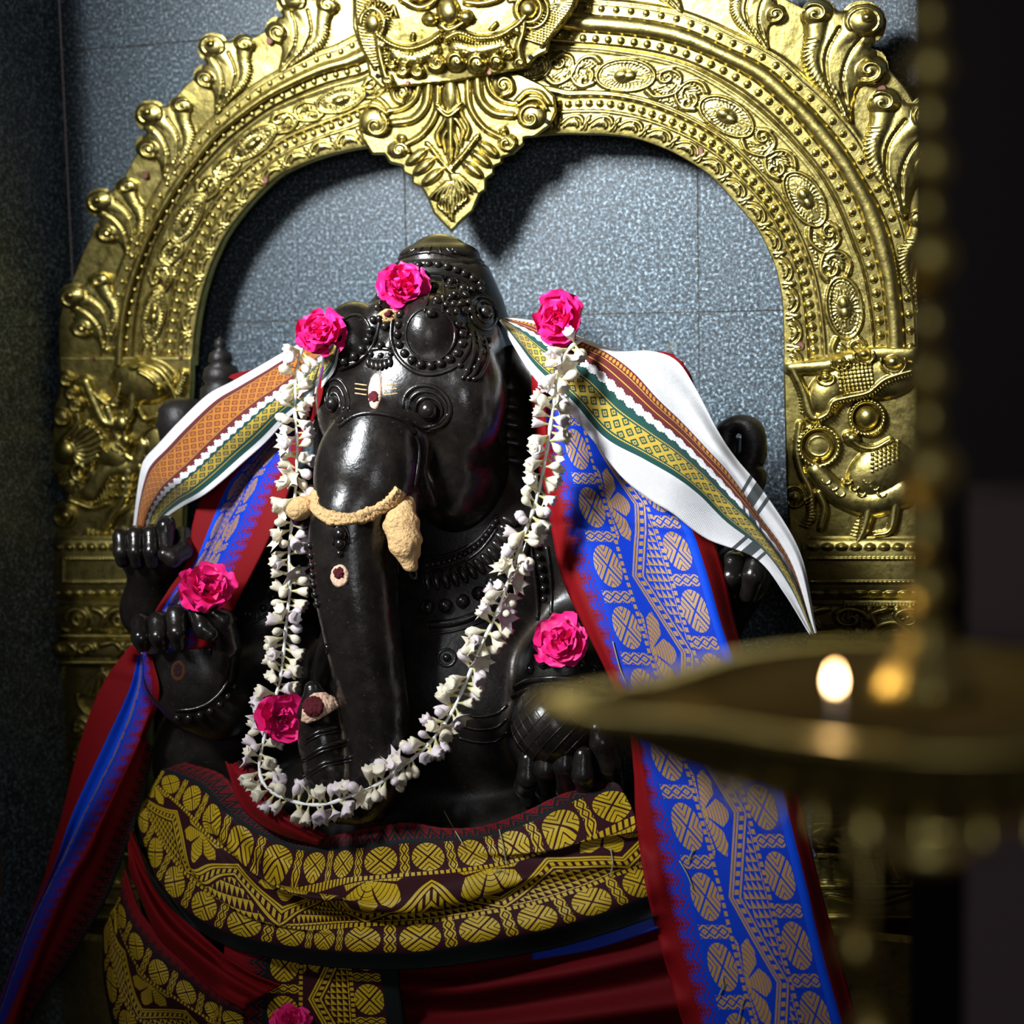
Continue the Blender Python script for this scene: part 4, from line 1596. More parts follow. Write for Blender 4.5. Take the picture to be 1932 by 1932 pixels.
# flat cut of the cone top, then the lidded finial
C_.D[:, :, zg > zc(505)] = 1.0
me_top = None
C_.ell((cb[0], cb[1], zc(498)), (0.078, 0.078, 0.013), 0.003)
C_.ell((cb[0], cb[1], zc(486)), (0.070, 0.070, 0.030), 0.004)
C_.ell((cb[0], cb[1], zc(466)), (0.040, 0.040, 0.022), 0.008)
me, KP, KQ = C_.mesh('headdress')
crown = link('headdress', me, M['stone_dull'], statue)
bvh_crown = BVHTree.FromPolygons(KP.tolist(), KQ.tolist())

ALLW = ('h', 'b', 'c', 'e')
bms = bmesh.new()
bmesh.ops.create_uvsphere(bms, u_segments=10, v_segments=7, radius=1.0)
sb_me = bpy.data.meshes.new('carved_bead')
bms.to_mesh(sb_me)
bms.free()
sb_me.materials.append(M['stone'])
sb_me.polygons.foreach_set('use_smooth', np.ones(len(sb_me.polygons), bool))
NBEAD = [0]


def stone_bead(px, py, r, parent, stretch=None, sink=0.3):
    h = surf(px, py, ALLW)
    if h is None:
        return
    o = bpy.data.objects.new('carved_bead', sb_me)
    COL.objects.link(o)
    o.parent = parent
    o.location = h[0] + h[1] * r * (1 - 2 * sink) * 0.5
    if stretch:
        (dx, dy), k = stretch
        h2 = surf(px + dx, py + dy, ALLW)
        t = ((h2[0] if h2 else W(px + dx, py + dy, -h[0].y)) - h[0])
        t = (t - h[1] * t.dot(h[1])).normalized()
        q = t.to_track_quat('Z', 'Y')
        o.rotation_mode = 'QUATERNION'
        o.rotation_quaternion = q
        o.scale = (r, r, r * k)
    else:
        o.scale = (r, r, r)
    NBEAD[0] += 1


def bead_row(pts, r_px, parent, step=None):
    P = np.asarray(pts, float)
    L = np.sum(np.hypot(*np.diff(P, axis=0).T))
    step = step or r_px * 1.95
    for q in catmull(P, max(2, int(L / step))):
        stone_bead(q[0], q[1], r_px * 0.00089, parent)


def ridge(pts, r_px, parent, name='carved_ridge', n=None, mat=None, lift=0.2, closed=False, flat=0.8):
    P = np.asarray(pts, float)
    L = np.sum(np.hypot(*np.diff(P, axis=0).T))
    out = []
    for q in catmull(P, n or max(4, int(L / 6))):
        h = surf(q[0], q[1], ALLW)
        if h is None:
            continue
        p = h[0] + h[1] * r_px * 0.00089 * lift
        if out and (p - out[-1]).length > 0.05:
            continue
        out.append(p)
    if len(out) < 3:
        return None
    if closed:
        out = out[:-1]
    return tube(name, out, r_px * 0.00089, mat or M['stone'], parent, 6, closed, flat)


def circ(cx, cy, rx, ry, ang=0, a0=0, a1=360, n=28):
    t = np.radians(np.linspace(a0, a1, n))
    c, s = math.cos(math.radians(ang)), math.sin(math.radians(ang))
    x, y = rx * np.cos(t), ry * np.sin(t)
    return np.stack([cx + x * c - y * s, cy + x * s + y * c], 1)


# bead frames round the forehead bosses
bead_row([(757, 594), (752, 625), (755, 652), (772, 676), (800, 690), (832, 686), (862, 668), (872, 640), (866, 612)], 8.5, head)
ridge(circ(812, 631, 46, 50, 0), 3.0, head, closed=True)
ridge([(740, 596), (738, 640), (752, 676), (784, 702), (822, 706), (862, 690), (884, 656), (884, 610)], 4.5, head)
bead_row([(705, 604), (698, 630), (688, 652), (668, 672), (644, 682), (632, 676)], 8.0, head)
ridge([(716, 606), (708, 640), (694, 664), (670, 684), (640, 696)], 4.0, head)
ridge(circ(664, 640, 34, 46, 18), 3.0, head, closed=True)
# central drop between the bosses
bead_row([(726, 616), (723, 636), (719, 652)], 8.0, head)
ridge([(714, 612), (706, 650), (698, 668)], 2.5, head)
ridge([(740, 612), (736, 650), (738, 668)], 2.5, head)
ridge([(698, 660), (716, 658), (738, 660)], 4, head)
bead_row([(700, 669), (718, 671), (738, 668)], 5.5, head)
ridge([(696, 676), (716, 679), (740, 675)], 3, head)
for k in range(6):
    stone_bead(696 + k * 8, 684 + 6 * math.sin(k * 0.65), 0.0055, head, ((0.5, 6), 1.7))
# side locks right of the boss
for k in range(3):
    ridge([(884 + k * 14, 618 + k * 8), (894 + k * 13, 660 + k * 6), (882 + k * 12, 700 + k * 4), (870 + k * 10, 716)], 4.5, head)
bead_row([(868, 690), (884, 700), (900, 690), (910, 664)], 6, head)
# headdress bands
bead_row([(722, 552), (740, 526), (770, 508), (806, 500), (845, 504), (880, 518), (905, 536)], 8.0, crown)
ridge([(716, 574), (734, 546), (770, 524), (812, 516), (850, 520), (884, 534), (914, 556)], 3.0, crown)
bead_row([(800, 520), (816, 536), (824, 556), (822, 578), (812, 592)], 9.0, crown)
ridge([(786, 516), (806, 536), (808, 560), (800, 590)], 3.0, crown)
ridge([(835, 522), (836, 550), (834, 590)], 3.0, crown)
for (cx, cy, rx) in ((850, 532, 14), (872, 545, 12), (858, 556, 10)):
    ridge(circ(cx, cy, rx, rx * 0.8, 20), 2.6, crown, closed=True)
    stone_bead(cx, cy, 0.007, crown)
for i in range(4):
    for j in range(3):
        stone_bead(836 + i * 14 + j * 5, 562 + j * 14 - i * 1.5, 0.0062, crown)
ridge(circ(912, 590, 24, 32, -15), 4.0, crown, closed=True)
ridge(circ(914, 588, 14, 21, -15), 3.5, crown, closed=True)
stone_bead(914, 590, 0.012, crown)
bead_row([(878, 590), (872, 566), (884, 548), (908, 546)], 6.5, crown)
bead_row([(862, 612), (880, 628), (900, 640), (922, 642)], 6.5, crown)
ridge([(850, 600), (868, 622), (890, 642), (924, 656)], 3.0, crown)
bead_row([(716, 560), (712, 582), (716, 602)], 7.0, crown)
for k in range(9):
    a = -75 + k * 22
    x = 818 + 62 * math.sin(math.radians(a))
    ridge([(818 + 40 * math.sin(math.radians(a)), 468 - 8 * math.cos(math.radians(a)) + 6), (x, 478 + 2)], 3.2, crown, n=6)
ridge([(742, 494), (770, 482), (812, 476), (850, 482), (886, 498)], 3.2, crown)

# eyes: lids, rings, brow lines
for k, (rx, ry) in enumerate(((46, 40), (37, 32), (26, 24))):
    ridge(circ(805 + k * 2, 768 + k * 3, rx, ry, 25, 150, 420), 4.2 - k * 0.4, head)
ridge([(764, 792), (780, 800), (800, 806), (826, 800), (848, 780)], 4, head)
ridge([(780, 796), (800, 812), (820, 812)], 3, head)
stone_bead(808, 774, 0.017, head, None, 0.55)
for k, (rx, ry) in enumerate(((22, 40), (16, 30), (10, 20))):
    ridge(circ(636 - k * 2, 754 + k * 3, rx, ry, -8, 170, 395), 3.4, head)
ridge([(626, 790), (640, 796), (652, 786)], 3.2, head)
stone_bead(628, 762, 0.013, head, None, 0.5)
# crease over the snout, and edge line at its right
ridge([(640, 806), (668, 786), (700, 780), (735, 784), (766, 796), (782, 818)], 5, head)
ridge([(782, 812), (790, 850), (786, 890), (780, 920)], 4, head)
# three carved lines either side of the brow mark
for k in range(3):
    ridge([(670, 724 + k * 9), (684, 726 + k * 9), (692, 727 + k * 9)], 1.3, head, n=6, mat=M['paste'])
    ridge([(724, 727 + k * 9), (736, 726 + k * 9), (750, 724 + k * 9)], 1.3, head, n=6, mat=M['paste'])
# small carved jewel on the trunk below the paste band
ridge(circ(643, 1016, 15, 24, 0, 150, 390), 3, head)
stone_bead(643, 1008, 0.011, head)
stone_bead(643, 1026, 0.010, head)
stone_bead(641, 1044, 0.006, head)
# trunk edge lines and tip ridges
ridge([(742, 1010), (752, 1100), (762, 1220), (768, 1340), (766, 1430)], 3, head)
for (pa, pb, pc) in (((574, 1396), (604, 1380), (640, 1372)), ((572, 1430), (610, 1410), (652, 1398)), ((574, 1462), (616, 1438), (664, 1428))):
    ridge([pa, pb, pc], 4.0, head)
    ridge([(pa[0], pa[1] + 7), (pb[0], pb[1] + 7), (pc[0], pc[1] + 7)], 2.6, head)

# necklaces on the chest, right of the trunk
rowA = [(806, 1066), (840, 1060), (872, 1048), (900, 1030), (920, 1008), (936, 984)]
bead_row(rowA, 6, body, 10)
ridge([(x + 2, y - 12) for x, y in rowA], 4, body)
ridge([(x + 2, y + 12) for x, y in rowA], 3, body)
rowB = catmull([(806, 1098), (840, 1094), (876, 1084), (906, 1068), (932, 1046), (950, 1016), (962, 984)], 13)
for k, q in enumerate(rowB):
    a = math.radians(80 - k * 4.5)
    stone_bead(q[0], q[1], 0.0078, body, ((math.cos(a) * 8, math.sin(a) * 8), 2.1))
bead_row([(808, 1146), (850, 1142), (884, 1130), (914, 1112), (940, 1086), (962, 1050), (976, 1010)], 14, body, 27)
ridge([(808, 1180), (850, 1176), (890, 1164), (924, 1146), (952, 1116), (980, 1070), (996, 1020)], 8, body)
ridge([(808, 1196), (850, 1192), (894, 1178), (930, 1160), (962, 1124)], 3, body)
ridge(circ(843, 1241, 16, 16), 3, body, closed=True)
stone_bead(843, 1241, 0.007, body)
ridge(circ(606, 1228, 13, 18), 3, body, closed=True)
# left-hand necklaces between garland and trunk
bead_row([(586, 1030), (590, 1070), (594, 1110), (600, 1140)], 7, body, 15)
ridge([(574, 1020), (580, 1070), (588, 1130), (600, 1170)], 4, body)
# armlets
bead_row([(1012, 1030), (1018, 1060), (1024, 1096), (1026, 1130)], 7, body, 15)
ridge([(1000, 1030), (1006, 1070), (1012, 1120), (1014, 1170)], 4, body)
ridge([(1030, 1030), (1036, 1070), (1040, 1120), (1040, 1160)], 4, body)
bead_row([(445, 1168), (470, 1160), (496, 1148), (515, 1126)], 8, body, 17)
ridge([(440, 1184), (470, 1176), (500, 1162), (524, 1136)], 3.5, body)
ridge([(440, 1152), (470, 1144), (494, 1130), (510, 1110)], 3.5, body)
ridge(circ(474, 1162, 12, 12), 3, body, closed=True)
# bracelets
bead_row([(1002, 1262), (1030, 1252), (1060, 1250), (1092, 1254), (1120, 1264)], 9, body, 19)
ridge([(972, 1298), (1000, 1284), (1036, 1280), (1070, 1280), (1110, 1284), (1140, 1296)], 6, body)
ridge([(966, 1316), (1000, 1300), (1036, 1298), (1050, 1306), (1070, 1298), (1110, 1300), (1146, 1314)], 5, body)
bead_row([(336, 1354), (366, 1352), (398, 1340), (424, 1320), (440, 1296)], 8, body, 17)
ridge([(330, 1340), (364, 1338), (394, 1326), (416, 1306), (430, 1284)], 3.5, body)
# belly folds
for k in range(3):
    ridge([(866, 1344 + k * 24), (900, 1352 + k * 24), (936, 1346 + k * 26), (958, 1330 + k * 26)], 3, body)

# sweet held in the right hand, with incised lattice
ball_c = W(1046, 1366, 0.465)
br = 0.070
bmx = bmesh.new()
bmesh.ops.create_uvsphere(bmx, u_segments=40, v_segments=24, radius=br)
for v in bmx.verts:
    v.co = v.co * 1.0 + ball_c
ball = bm_link('held_sweet', bmx, M['stone'], body)
for k in range(-4, 5):
    for sg in (1, -1):
        ax = Vector((math.sin(k * 0.30) * sg * 1.0, -0.25, math.cos(k * 0.30))).normalized()
        n_ = Vector((math.cos(math.radians(42)) * sg, 0, math.sin(math.radians(42))))
        off = k * 0.0165
        rr = math.sqrt(max(0, br * br - off * off))
        a1 = n_.cross(Vector((0, 1, 0))).normalized()
        a2 = n_.cross(a1).normalized()
        pts = [ball_c + n_ * off + (a1 * math.cos(t) + a2 * math.sin(t)) * rr for t in np.linspace(0, 2 * math.pi, 33)[:-1]]
        tube('lattice_line', pts, 0.0011, M['stone_dull'], ball, 4, True)

# attributes in the rear hands
kn = W(1392, 830, 0.18)
pts = [W(1400, 935, 0.20), W(1420, 905, 0.19), W(1412, 880, 0.185), W(1424, 850, 0.18), W(1418, 812, 0.18), W(1392, 800, 0.18), W(1368, 818, 0.18), W(1372, 848, 0.18), W(1394, 852, 0.18)]
pts = [Vector(p) for p in catmull([tuple(p) for p in pts], 40)]
tube('noose', pts, [0.020 + 0.004 * math.sin(i * 0.2) for i in range(40)], M['stone_plain'], statue, 12)
gp = W(418, 720, 0.16)
prof = [(0.0, 0.085), (0.012, 0.078), (0.016, 0.068), (0.010, 0.062), (0.026, 0.054), (0.030, 0.040), (0.024, 0.034), (0.040, 0.026), (0.046, 0.006), (0.038, -0.004), (0.052, -0.012), (0.056, -0.05), (0.048, -0.08), (0.060, -0.10), (0.056, -0.20), (0.03, -0.22), (0.026, -0.34)]
lathe('axe_finial', [(r * 0.78, z) for r, z in prof], 20, M['stone_plain'], statue, gp)
ob = W(345, 800, 0.18)
lathe('axe_boss', [(0.0, 0.05), (0.03, 0.046), (0.045, 0.03), (0.05, 0.0), (0.045, -0.03), (0.03, -0.05)], 18, M['stone_plain'], statue, ob)

# tusks: whole one on the right, broken stub on the left
tk = [W(764, 938, 0.512), W(764, 975, 0.535), W(768, 1020, 0.550), W(776, 1062, 0.552), W(783, 1094, 0.548)]
tk = [Vector(p) for p in catmull([tuple(p) for p in tk], 24)]
tusk = tube('tusk', tk, [0.026 - 0.020 * (i / 23) ** 1.6 for i in range(24)], M['stone'], statue, 14)
stub = tube('broken_tusk', [W(604, 950, 0.50), W(586, 966, 0.52), W(566, 972, 0.54), W(556, 974, 0.548)], [0.022, 0.022, 0.020, 0.016], M['stone'], statue, 12)


# ------------------------------------------------------------------ sandal paste and vermilion
def patch(name, poly, thick, mat, parent, which=ALLW, rough=0.3, res=2.0, extra=0.0, dmin=None):
    P = np.asarray(poly, float)
    x0, y0 = P.min(0) - 3
    x1, y1 = P.max(0) + 3
    xs_, ys_ = np.arange(x0, x1, res), np.arange(y0, y1, res)
    X, Y = np.meshgrid(xs_, ys_)
    sd, bx, by = poly_sd(X, Y, P)
    inside = sd < res * 1.45
    X2, Y2 = np.where(sd > 0, bx, X), np.where(sd > 0, by, Y)
    V, idx = [], -np.ones(X.shape, int)
    for j in range(X.shape[0]):
        for i in range(X.shape[1]):
            if not inside[j, i]:
                continue
            h = surf(X2[j, i], Y2[j, i], which)
            if h is None:
                continue
            e = min(1.0, max(0.0, -sd[j, i]) / 4.0)
            t = thick * math.sqrt(e) * (1 + rough * random.uniform(-1, 1)) - 0.0012 * (1 - e) + extra
            idx[j, i] = len(V)
            V.append(h[0] + h[1] * t * 0.7 + (CAM - h[0]).normalized() * t * 0.3)
    F = []
    for j in range(X.shape[0] - 1):
        for i in range(X.shape[1] - 1):
            q = (idx[j, i], idx[j + 1, i], idx[j + 1, i + 1], idx[j, i + 1])
            if min(q) >= 0 and (sd[j:j + 2, i:i + 2] < 0).any():
                F.append(q)
    o = pydata(name, V, F, mat, parent)
    return o


def wob(cx, cy, rx, ry, ang=0, amp=0.08, n=26):
    P = circ(cx, cy, rx, ry, ang, 0, 360 - 360 / n, n)
    return [((x - cx) * (1 + random.uniform(-amp, amp)) + cx, (y - cy) * (1 + random.uniform(-amp, amp)) + cy) for x, y in P]


p1 = patch('paste_mark', wob(731, 596, 20, 14, -12), 0.005, M['paste'], statue)
patch('vermilion_dot', wob(732, 594, 11, 8, -10), 0.0085, M['vermilion'], p1)
p1 = patch('paste_mark', wob(708, 738, 14, 35, 4, 0.05), 0.004, M['paste_pink'], statue)
patch('vermilion_dot', wob(706, 750, 11, 13, 10, 0.12), 0.0075, M['vermilion'], p1)
p1 = patch('paste_mark', wob(641, 1087, 18, 22, 0, 0.04), 0.004, M['paste_pink'], statue)
patch('vermilion_dot', wob(640, 1081, 12, 13, 0, 0.08), 0.007, M['vermilion'], p1)
p1 = patch('paste_mark', [(570, 1340), (576, 1320), (592, 1307), (612, 1306), (634, 1318), (640, 1334), (622, 1346), (602, 1358), (580, 1366), (568, 1360)], 0.006, M['paste_pink'], statue)
patch('vermilion_dot', wob(592, 1334, 20, 20, 0, 0.06), 0.010, M['vermilion'], p1)
bandc = catmull([(576, 918), (584, 936), (596, 958), (616, 974), (645, 980), (680, 976), (712, 962), (740, 944), (756, 924)], 60)
bw = [12.5 + 2.0 * math.sin(i * 0.37) + random.uniform(-2.2, 2.2) for i in range(60)]
tn = np.gradient(bandc, axis=0)
tn /= np.linalg.norm(tn, axis=1)[:, None]
nn = np.stack([-tn[:, 1], tn[:, 0]], 1)
poly = [tuple(bandc[i] + nn[i] * bw[i]) for i in range(60)] + [tuple(bandc[i] - nn[i] * bw[i]) for i in range(59, -1, -1)]
patch('paste_band', poly, 0.0085, M['paste'], statue, rough=0.22)

# paste pressed over the tusks
def lump(name, pts, rads, mat, parent, amp=0.0025, h=0.0035, seed=0):
    P = np.array(pts)
    m = max(rads) + 0.015
    s = SDF(P.min(0) - m, P.max(0) + m, h)
    s.chain(list(P), rads, 0.01)
    r_ = np.random.default_rng(seed)
    me, p, q = s.mesh(name)
    d = np.zeros(len(p))
    for k in range(5):
        w_ = r_.normal(size=3) * (60 + 60 * k)
        d += np.sin(p @ w_ + r_.uniform(0, 6)) / (1 + 0.5 * k)
    c = p.mean(0)
    p = p + amp * d[:, None] * (p - c) / (np.linalg.norm(p - c, axis=1)[:, None] + 1e-6) * 0.5
    return link(name, quadmesh(name, p, q), mat, parent)


lump('tusk_paste', [WV(760, 958, 0.540), WV(757, 990, 0.558), WV(764, 1025, 0.568), WV(773, 1064, 0.566)], [0.021, 0.0265, 0.024, 0.013], M['paste'], tusk, seed=3)
lump('stub_paste', [WV(588, 948, 0.53), WV(568, 958, 0.552), WV(560, 964, 0.556)], [0.014, 0.018, 0.016], M['paste'], stub, seed=5)
# dried kumkum mark on the open left palm
rg_ = patch('palm_mark', wob(336, 1266, 15, 21, 0, 0.05), 0.0015, mat_simple('dried_turmeric', (0.05, 0.016, 0.004), 0.9), statue)
patch('palm_mark_dot', wob(336, 1264, 11, 16, 0, 0.05), 0.0025, mat_simple('dried_kumkum', (0.016, 0.002, 0.002), 0.9), rg_)
settle(statue)
print('stone beads', NBEAD[0])

# ================================================================== cloth
EXTRA = []


def surf_all(px, py):
    best = surf(px, py, ALLW)
    v = ray_dir(px, py).normalized()
    for bv in EXTRA:
        loc, nor, idx, dist = bv.ray_cast(CAM, v)
        if loc is not None and (best is None or dist < best[2]):
            best = (loc, nor, dist)
    return best


def blur(A, n=2):
    for _ in range(n):
        P = np.pad(A, 1, 'edge')
        A = (P[:-2, 1:-1] + P[2:, 1:-1] + 2 * P[1:-1, 1:-1] + P[1:-1, :-2] + P[1:-1, 2:]) / 6
    return A


def cloth(name, us, secs, mat, parent=None, nu=40, nv=120, fold=None, off=0.006, wref=0.30, thick=0.0022, use_extra=True, smooth_n=6, v0=0.0, warp=None):
    """secs: cross-sections along the cloth, each a list of (px,py,d) at the across-coordinates us"""
    S = catmull_idx(np.array(secs, float), nv)                      # nv, k, 3
    us = np.asarray(us, float)
    uu = np.linspace(0, 1, nu)
    kpos = np.linspace(0, 1, len(us))
    # spread columns by pixel width of the middle section so that quads stay even
    wid = np.cumsum(np.concatenate([[0], np.hypot(*(S[nv // 2, 1:, :2] - S[nv // 2, :-1, :2]).T) + 1e-3]))
    wid /= wid[-1]
    U = np.interp(uu, wid, us)
    G = np.zeros((nv, nu, 3))
    for i in range(nv):
        for j in range(3):
            G[i, :, j] = np.interp(uu, wid, S[i, :, j])
    VV_ = np.linspace(0, 1, nv)
    if warp is not None:
        wx, wy = warp(np.tile(uu, (nv, 1)), np.tile(VV_[:, None], (1, nu)))
        G[..., 0] += wx
        G[..., 1] += wy
    d = G[..., 2]
    hit = np.full(d.shape, -1.0)
    for i in range(nv):
        for j in range(nu):
            h = (surf_all if use_extra else (lambda a, b: surf(a, b, ALLW)))(G[i, j, 0], G[i, j, 1])
            if h is not None:
                hit[i, j] = -h[0].y
    d = np.maximum(d, hit + off)
    d = blur(d, smooth_n)
    if fold is not None:
        d = d + fold(np.tile(uu, (nv, 1)), np.tile(VV_[:, None], (1, nu)))
    d = np.maximum(d, hit + off * 0.6)
    d = blur(d, 2)
    P = Wn(G[..., 0], G[..., 1], d)
    mid = P[:, nu // 2]
    L = np.concatenate([[0], np.cumsum(np.linalg.norm(np.diff(mid, axis=0), axis=1))]) / wref + v0
    idx = np.arange(nv * nu).reshape(nv, nu)
    Q = np.stack([idx[:-1, :-1].ravel(), idx[1:, :-1].ravel(), idx[1:, 1:].ravel(), idx[:-1, 1:].ravel()], 1)
    n_ = np.cross(P[1, 0] - P[0, 0], P[0, 1] - P[0, 0])
    nm = np.cross(P[nv // 2 + 1, nu // 2] - P[nv // 2, nu // 2], P[nv // 2, nu // 2 + 1] - P[nv // 2, nu // 2])
    if nm @ (np.array(CAM) - P[nv // 2, nu // 2]) < 0:
        Q = Q[:, ::-1]
    me = quadmesh(name, P.reshape(-1, 3), Q)
    uvl = me.uv_layers.new(name='UVMap')
    UVs = np.stack([np.tile(U, (nv, 1)), np.tile(L[:, None], (1, nu))], -1).reshape(-1, 2)
    li = np.zeros(len(me.loops), np.int32)
    me.loops.foreach_get('vertex_index', li)
    uvl.data.foreach_set('uv', UVs[li].astype(np.float32).ravel())
    o = link(name, me, mat, parent)
    sm = o.modifiers.new('thickness', 'SOLIDIFY')
    sm.thickness = thick
    sm.offset = -1
    EXTRA.append(BVHTree.FromPolygons(P.reshape(-1, 3).tolist(), Q.tolist()))
    return o


def z4(rows, ds):
    """rows of (x,y) tuples + one depth per row (or per point)"""
    out = []
    for r, d in zip(rows, ds):
        out.append([(x, y, (d[i] if hasattr(d, '__len__') else d)) for i, (x, y) in enumerate(r)])
    return out


# pedestal below the frame
ped = thing('stone_pedestal', (X0, -0.32, 0.0), 'dark stone pedestal hidden under the red cloth skirts of the statue', 'pedestal')
box('pedestal_block', (X0 - 0.58, -0.60, 0.06), (X0 + 0.62, -0.19, 0.46), M['stone_plain'], ped, 0.012)
box('pedestal_foot', (X0 - 0.62, -0.66, 0.0), (X0 + 0.66, -0.17, 0.06), M['stone_plain'], ped, 0.012)
settle(ped)

# --- lower skirts first (they lie underneath)
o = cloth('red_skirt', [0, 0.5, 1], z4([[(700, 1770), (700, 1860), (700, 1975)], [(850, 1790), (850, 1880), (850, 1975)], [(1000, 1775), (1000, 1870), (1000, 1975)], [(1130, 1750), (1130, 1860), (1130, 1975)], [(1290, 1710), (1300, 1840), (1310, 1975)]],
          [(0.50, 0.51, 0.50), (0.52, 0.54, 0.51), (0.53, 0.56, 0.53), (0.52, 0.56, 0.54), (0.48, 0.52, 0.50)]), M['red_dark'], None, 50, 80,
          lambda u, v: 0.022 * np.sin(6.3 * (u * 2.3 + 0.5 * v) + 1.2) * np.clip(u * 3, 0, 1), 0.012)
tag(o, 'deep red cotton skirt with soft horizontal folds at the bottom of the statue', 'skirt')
o = cloth('brocade_skirt_panel', [0.0, 0.235, 0.92, 1.05], z4([[(425, 1770), (512, 1775), (706, 1790), (742, 1792)], [(418, 1840), (504, 1845), (720, 1850), (752, 1852)], [(410, 1910), (500, 1912), (728, 1916), (760, 1916)], [(404, 1975), (496, 1975), (735, 1975), (768, 1975)]],
          [0.555, 0.560, 0.560, 0.555]), M['silk_gold'], None, 50, 50, lambda u, v: 0.006 * np.sin(u * 9 + v * 2), 0.012)
tag(o, 'red and gold brocade panel hanging straight down below the waist drape', 'cloth')
o = cloth('brocade_knee_wrap', [0.02, 0.235, 0.92, 1.0], z4([[(236, 1640), (226, 1690), (196, 1752), (193, 1762)], [(262, 1715), (246, 1738), (200, 1850), (197, 1862)], [(310, 1772), (290, 1796), (230, 1950), (226, 1962)], [(362, 1822), (346, 1842), (300, 1985), (298, 1995)], [(418, 1862), (402, 1888), (385, 2010), (384, 2020)], [(470, 1890), (460, 1915), (450, 2030), (450, 2040)]],
          [(0.44, 0.45, 0.42, 0.41), (0.49, 0.50, 0.46, 0.45), (0.51, 0.53, 0.50, 0.49), (0.53, 0.54, 0.52, 0.51), (0.53, 0.54, 0.53, 0.52), (0.52, 0.53, 0.52, 0.51)]), M['silk_gold'], None, 44, 80,
          lambda u, v: 0.013 * np.sin(6.3 * (u * 1.9 - v * 0.7)) * np.clip(u * 3, 0, 1), 0.012)
tag(o, 'gold brocade cloth with red zigzag border wrapped round the left knee', 'cloth')
o = cloth('red_waist_cloth', [0, 0.5, 1], z4([[(248, 1566), (242, 1590), (242, 1640)], [(290, 1650), (268, 1660), (262, 1690)], [(345, 1725), (310, 1735), (296, 1765)], [(410, 1790), (366, 1790), (345, 1815)], [(470, 1835), (430, 1840), (404, 1872)], [(530, 1860), (490, 1880), (460, 1905)]],
          [(0.44, 0.46, 0.45), (0.49, 0.52, 0.50), (0.51, 0.55, 0.53), (0.53, 0.565, 0.55), (0.54, 0.57, 0.56), (0.53, 0.55, 0.54)]), M['red'], None, 30, 70,
          lambda u, v: 0.012 * np.sin(6.3 * (u * 1.5 + v * 0.4)) * 1.0, 0.014)
tag(o, 'plain red cloth bulging out under the left end of the waist drape', 'cloth')
o = cloth('blue_silk_cloth', [0, 0.5, 1], z4([[(1000, 1790), (1002, 1800), (1004, 1812)], [(1100, 1770), (1104, 1782), (1108, 1794)], [(1180, 1745), (1186, 1758), (1190, 1770)], [(1255, 1715), (1262, 1728), (1268, 1742)]],
          [0.55, 0.555, 0.545, 0.52]), M['blue'], None, 10, 40, None, 0.010)
tag(o, 'thin strip of royal blue silk showing under the waist drape', 'cloth')

# --- waist drape
wd = thing('brocade_waist_drape', W(760, 1700, 0.5), 'yellow gold brocade cloth draped across the lap of the statue', 'cloth')
rowsW = [
    [(350, 1438), (306, 1452), (256, 1540), (250, 1556)], [(420, 1462), (376, 1482), (292, 1650), (286, 1666)], [(470, 1520), (424, 1530), (352, 1718), (345, 1734)],
    [(540, 1556), (500, 1578), (436, 1762), (430, 1786)], [(610, 1578), (580, 1604), (545, 1786), (544, 1814)], [(690, 1562), (680, 1598), (660, 1797), (662, 1828)],
    [(770, 1552), (775, 1588), (790, 1797), (795, 1828)], [(840, 1562), (860, 1584), (910, 1778), (920, 1812)], [(910, 1558), (935, 1572), (1030, 1755), (1045, 1790)],
    [(985, 1533), (1010, 1545), (1130, 1726), (1150, 1760)], [(1060, 1498), (1080, 1510), (1200, 1700), (1222, 1735)], [(1150, 1470), (1170, 1482), (1272, 1676), (1294, 1708)]]
dW = [(0.40, 0.40, 0.38, 0.37), (0.47, 0.47, 0.46, 0.45), (0.51, 0.52, 0.53, 0.52), (0.54, 0.55, 0.57, 0.56), (0.56, 0.57, 0.60, 0.59), (0.56, 0.58, 0.61, 0.60), (0.56, 0.58, 0.61, 0.60), (0.56, 0.58, 0.61, 0.60), (0.55, 0.57, 0.60, 0.58), (0.53, 0.55, 0.58, 0.57), (0.50, 0.52, 0.55, 0.54), (0.46, 0.47, 0.50, 0.49)]


def foldW(u, v):
    f = 0.020 * np.exp(-((u - (0.18 + 0.9 * np.clip(v - 0.18, 0, 1) ** 0.8)) / 0.055) ** 2) * np.clip((0.62 - v) * 6, 0, 1) * np.clip((v - 0.14) * 8, 0, 1)
    f -= 0.014 * np.exp(-((u - (0.31 + 0.85 * np.clip(v - 0.18, 0, 1) ** 0.85)) / 0.06) ** 2) * np.clip((0.60 - v) * 6, 0, 1) * np.clip((v - 0.14) * 8, 0, 1)
    f += 0.015 * np.exp(-((u - (0.46 - 0.25 * (v - 0.5))) / 0.06) ** 2) * np.clip((v - 0.42) * 7, 0, 1) * np.clip((0.76 - v) * 8, 0, 1)
    f -= 0.018 * np.exp(-((u - (0.58 - 0.30 * (v - 0.5))) / 0.07) ** 2) * np.clip((v - 0.40) * 7, 0, 1) * np.clip((0.74 - v) * 8, 0, 1)
    f += 0.009 * np.exp(-((u - (0.50 + 0.8 * (v - 0.78))) / 0.05) ** 2) * np.clip((v - 0.68) * 8, 0, 1)
    f += 0.010 * np.exp(-((u - 0.82) / 0.12) ** 2)
    f += 0.0035 * np.sin(38 * v + 5 * u) * np.clip(1 - u * 4.5, 0, 1)
    return f




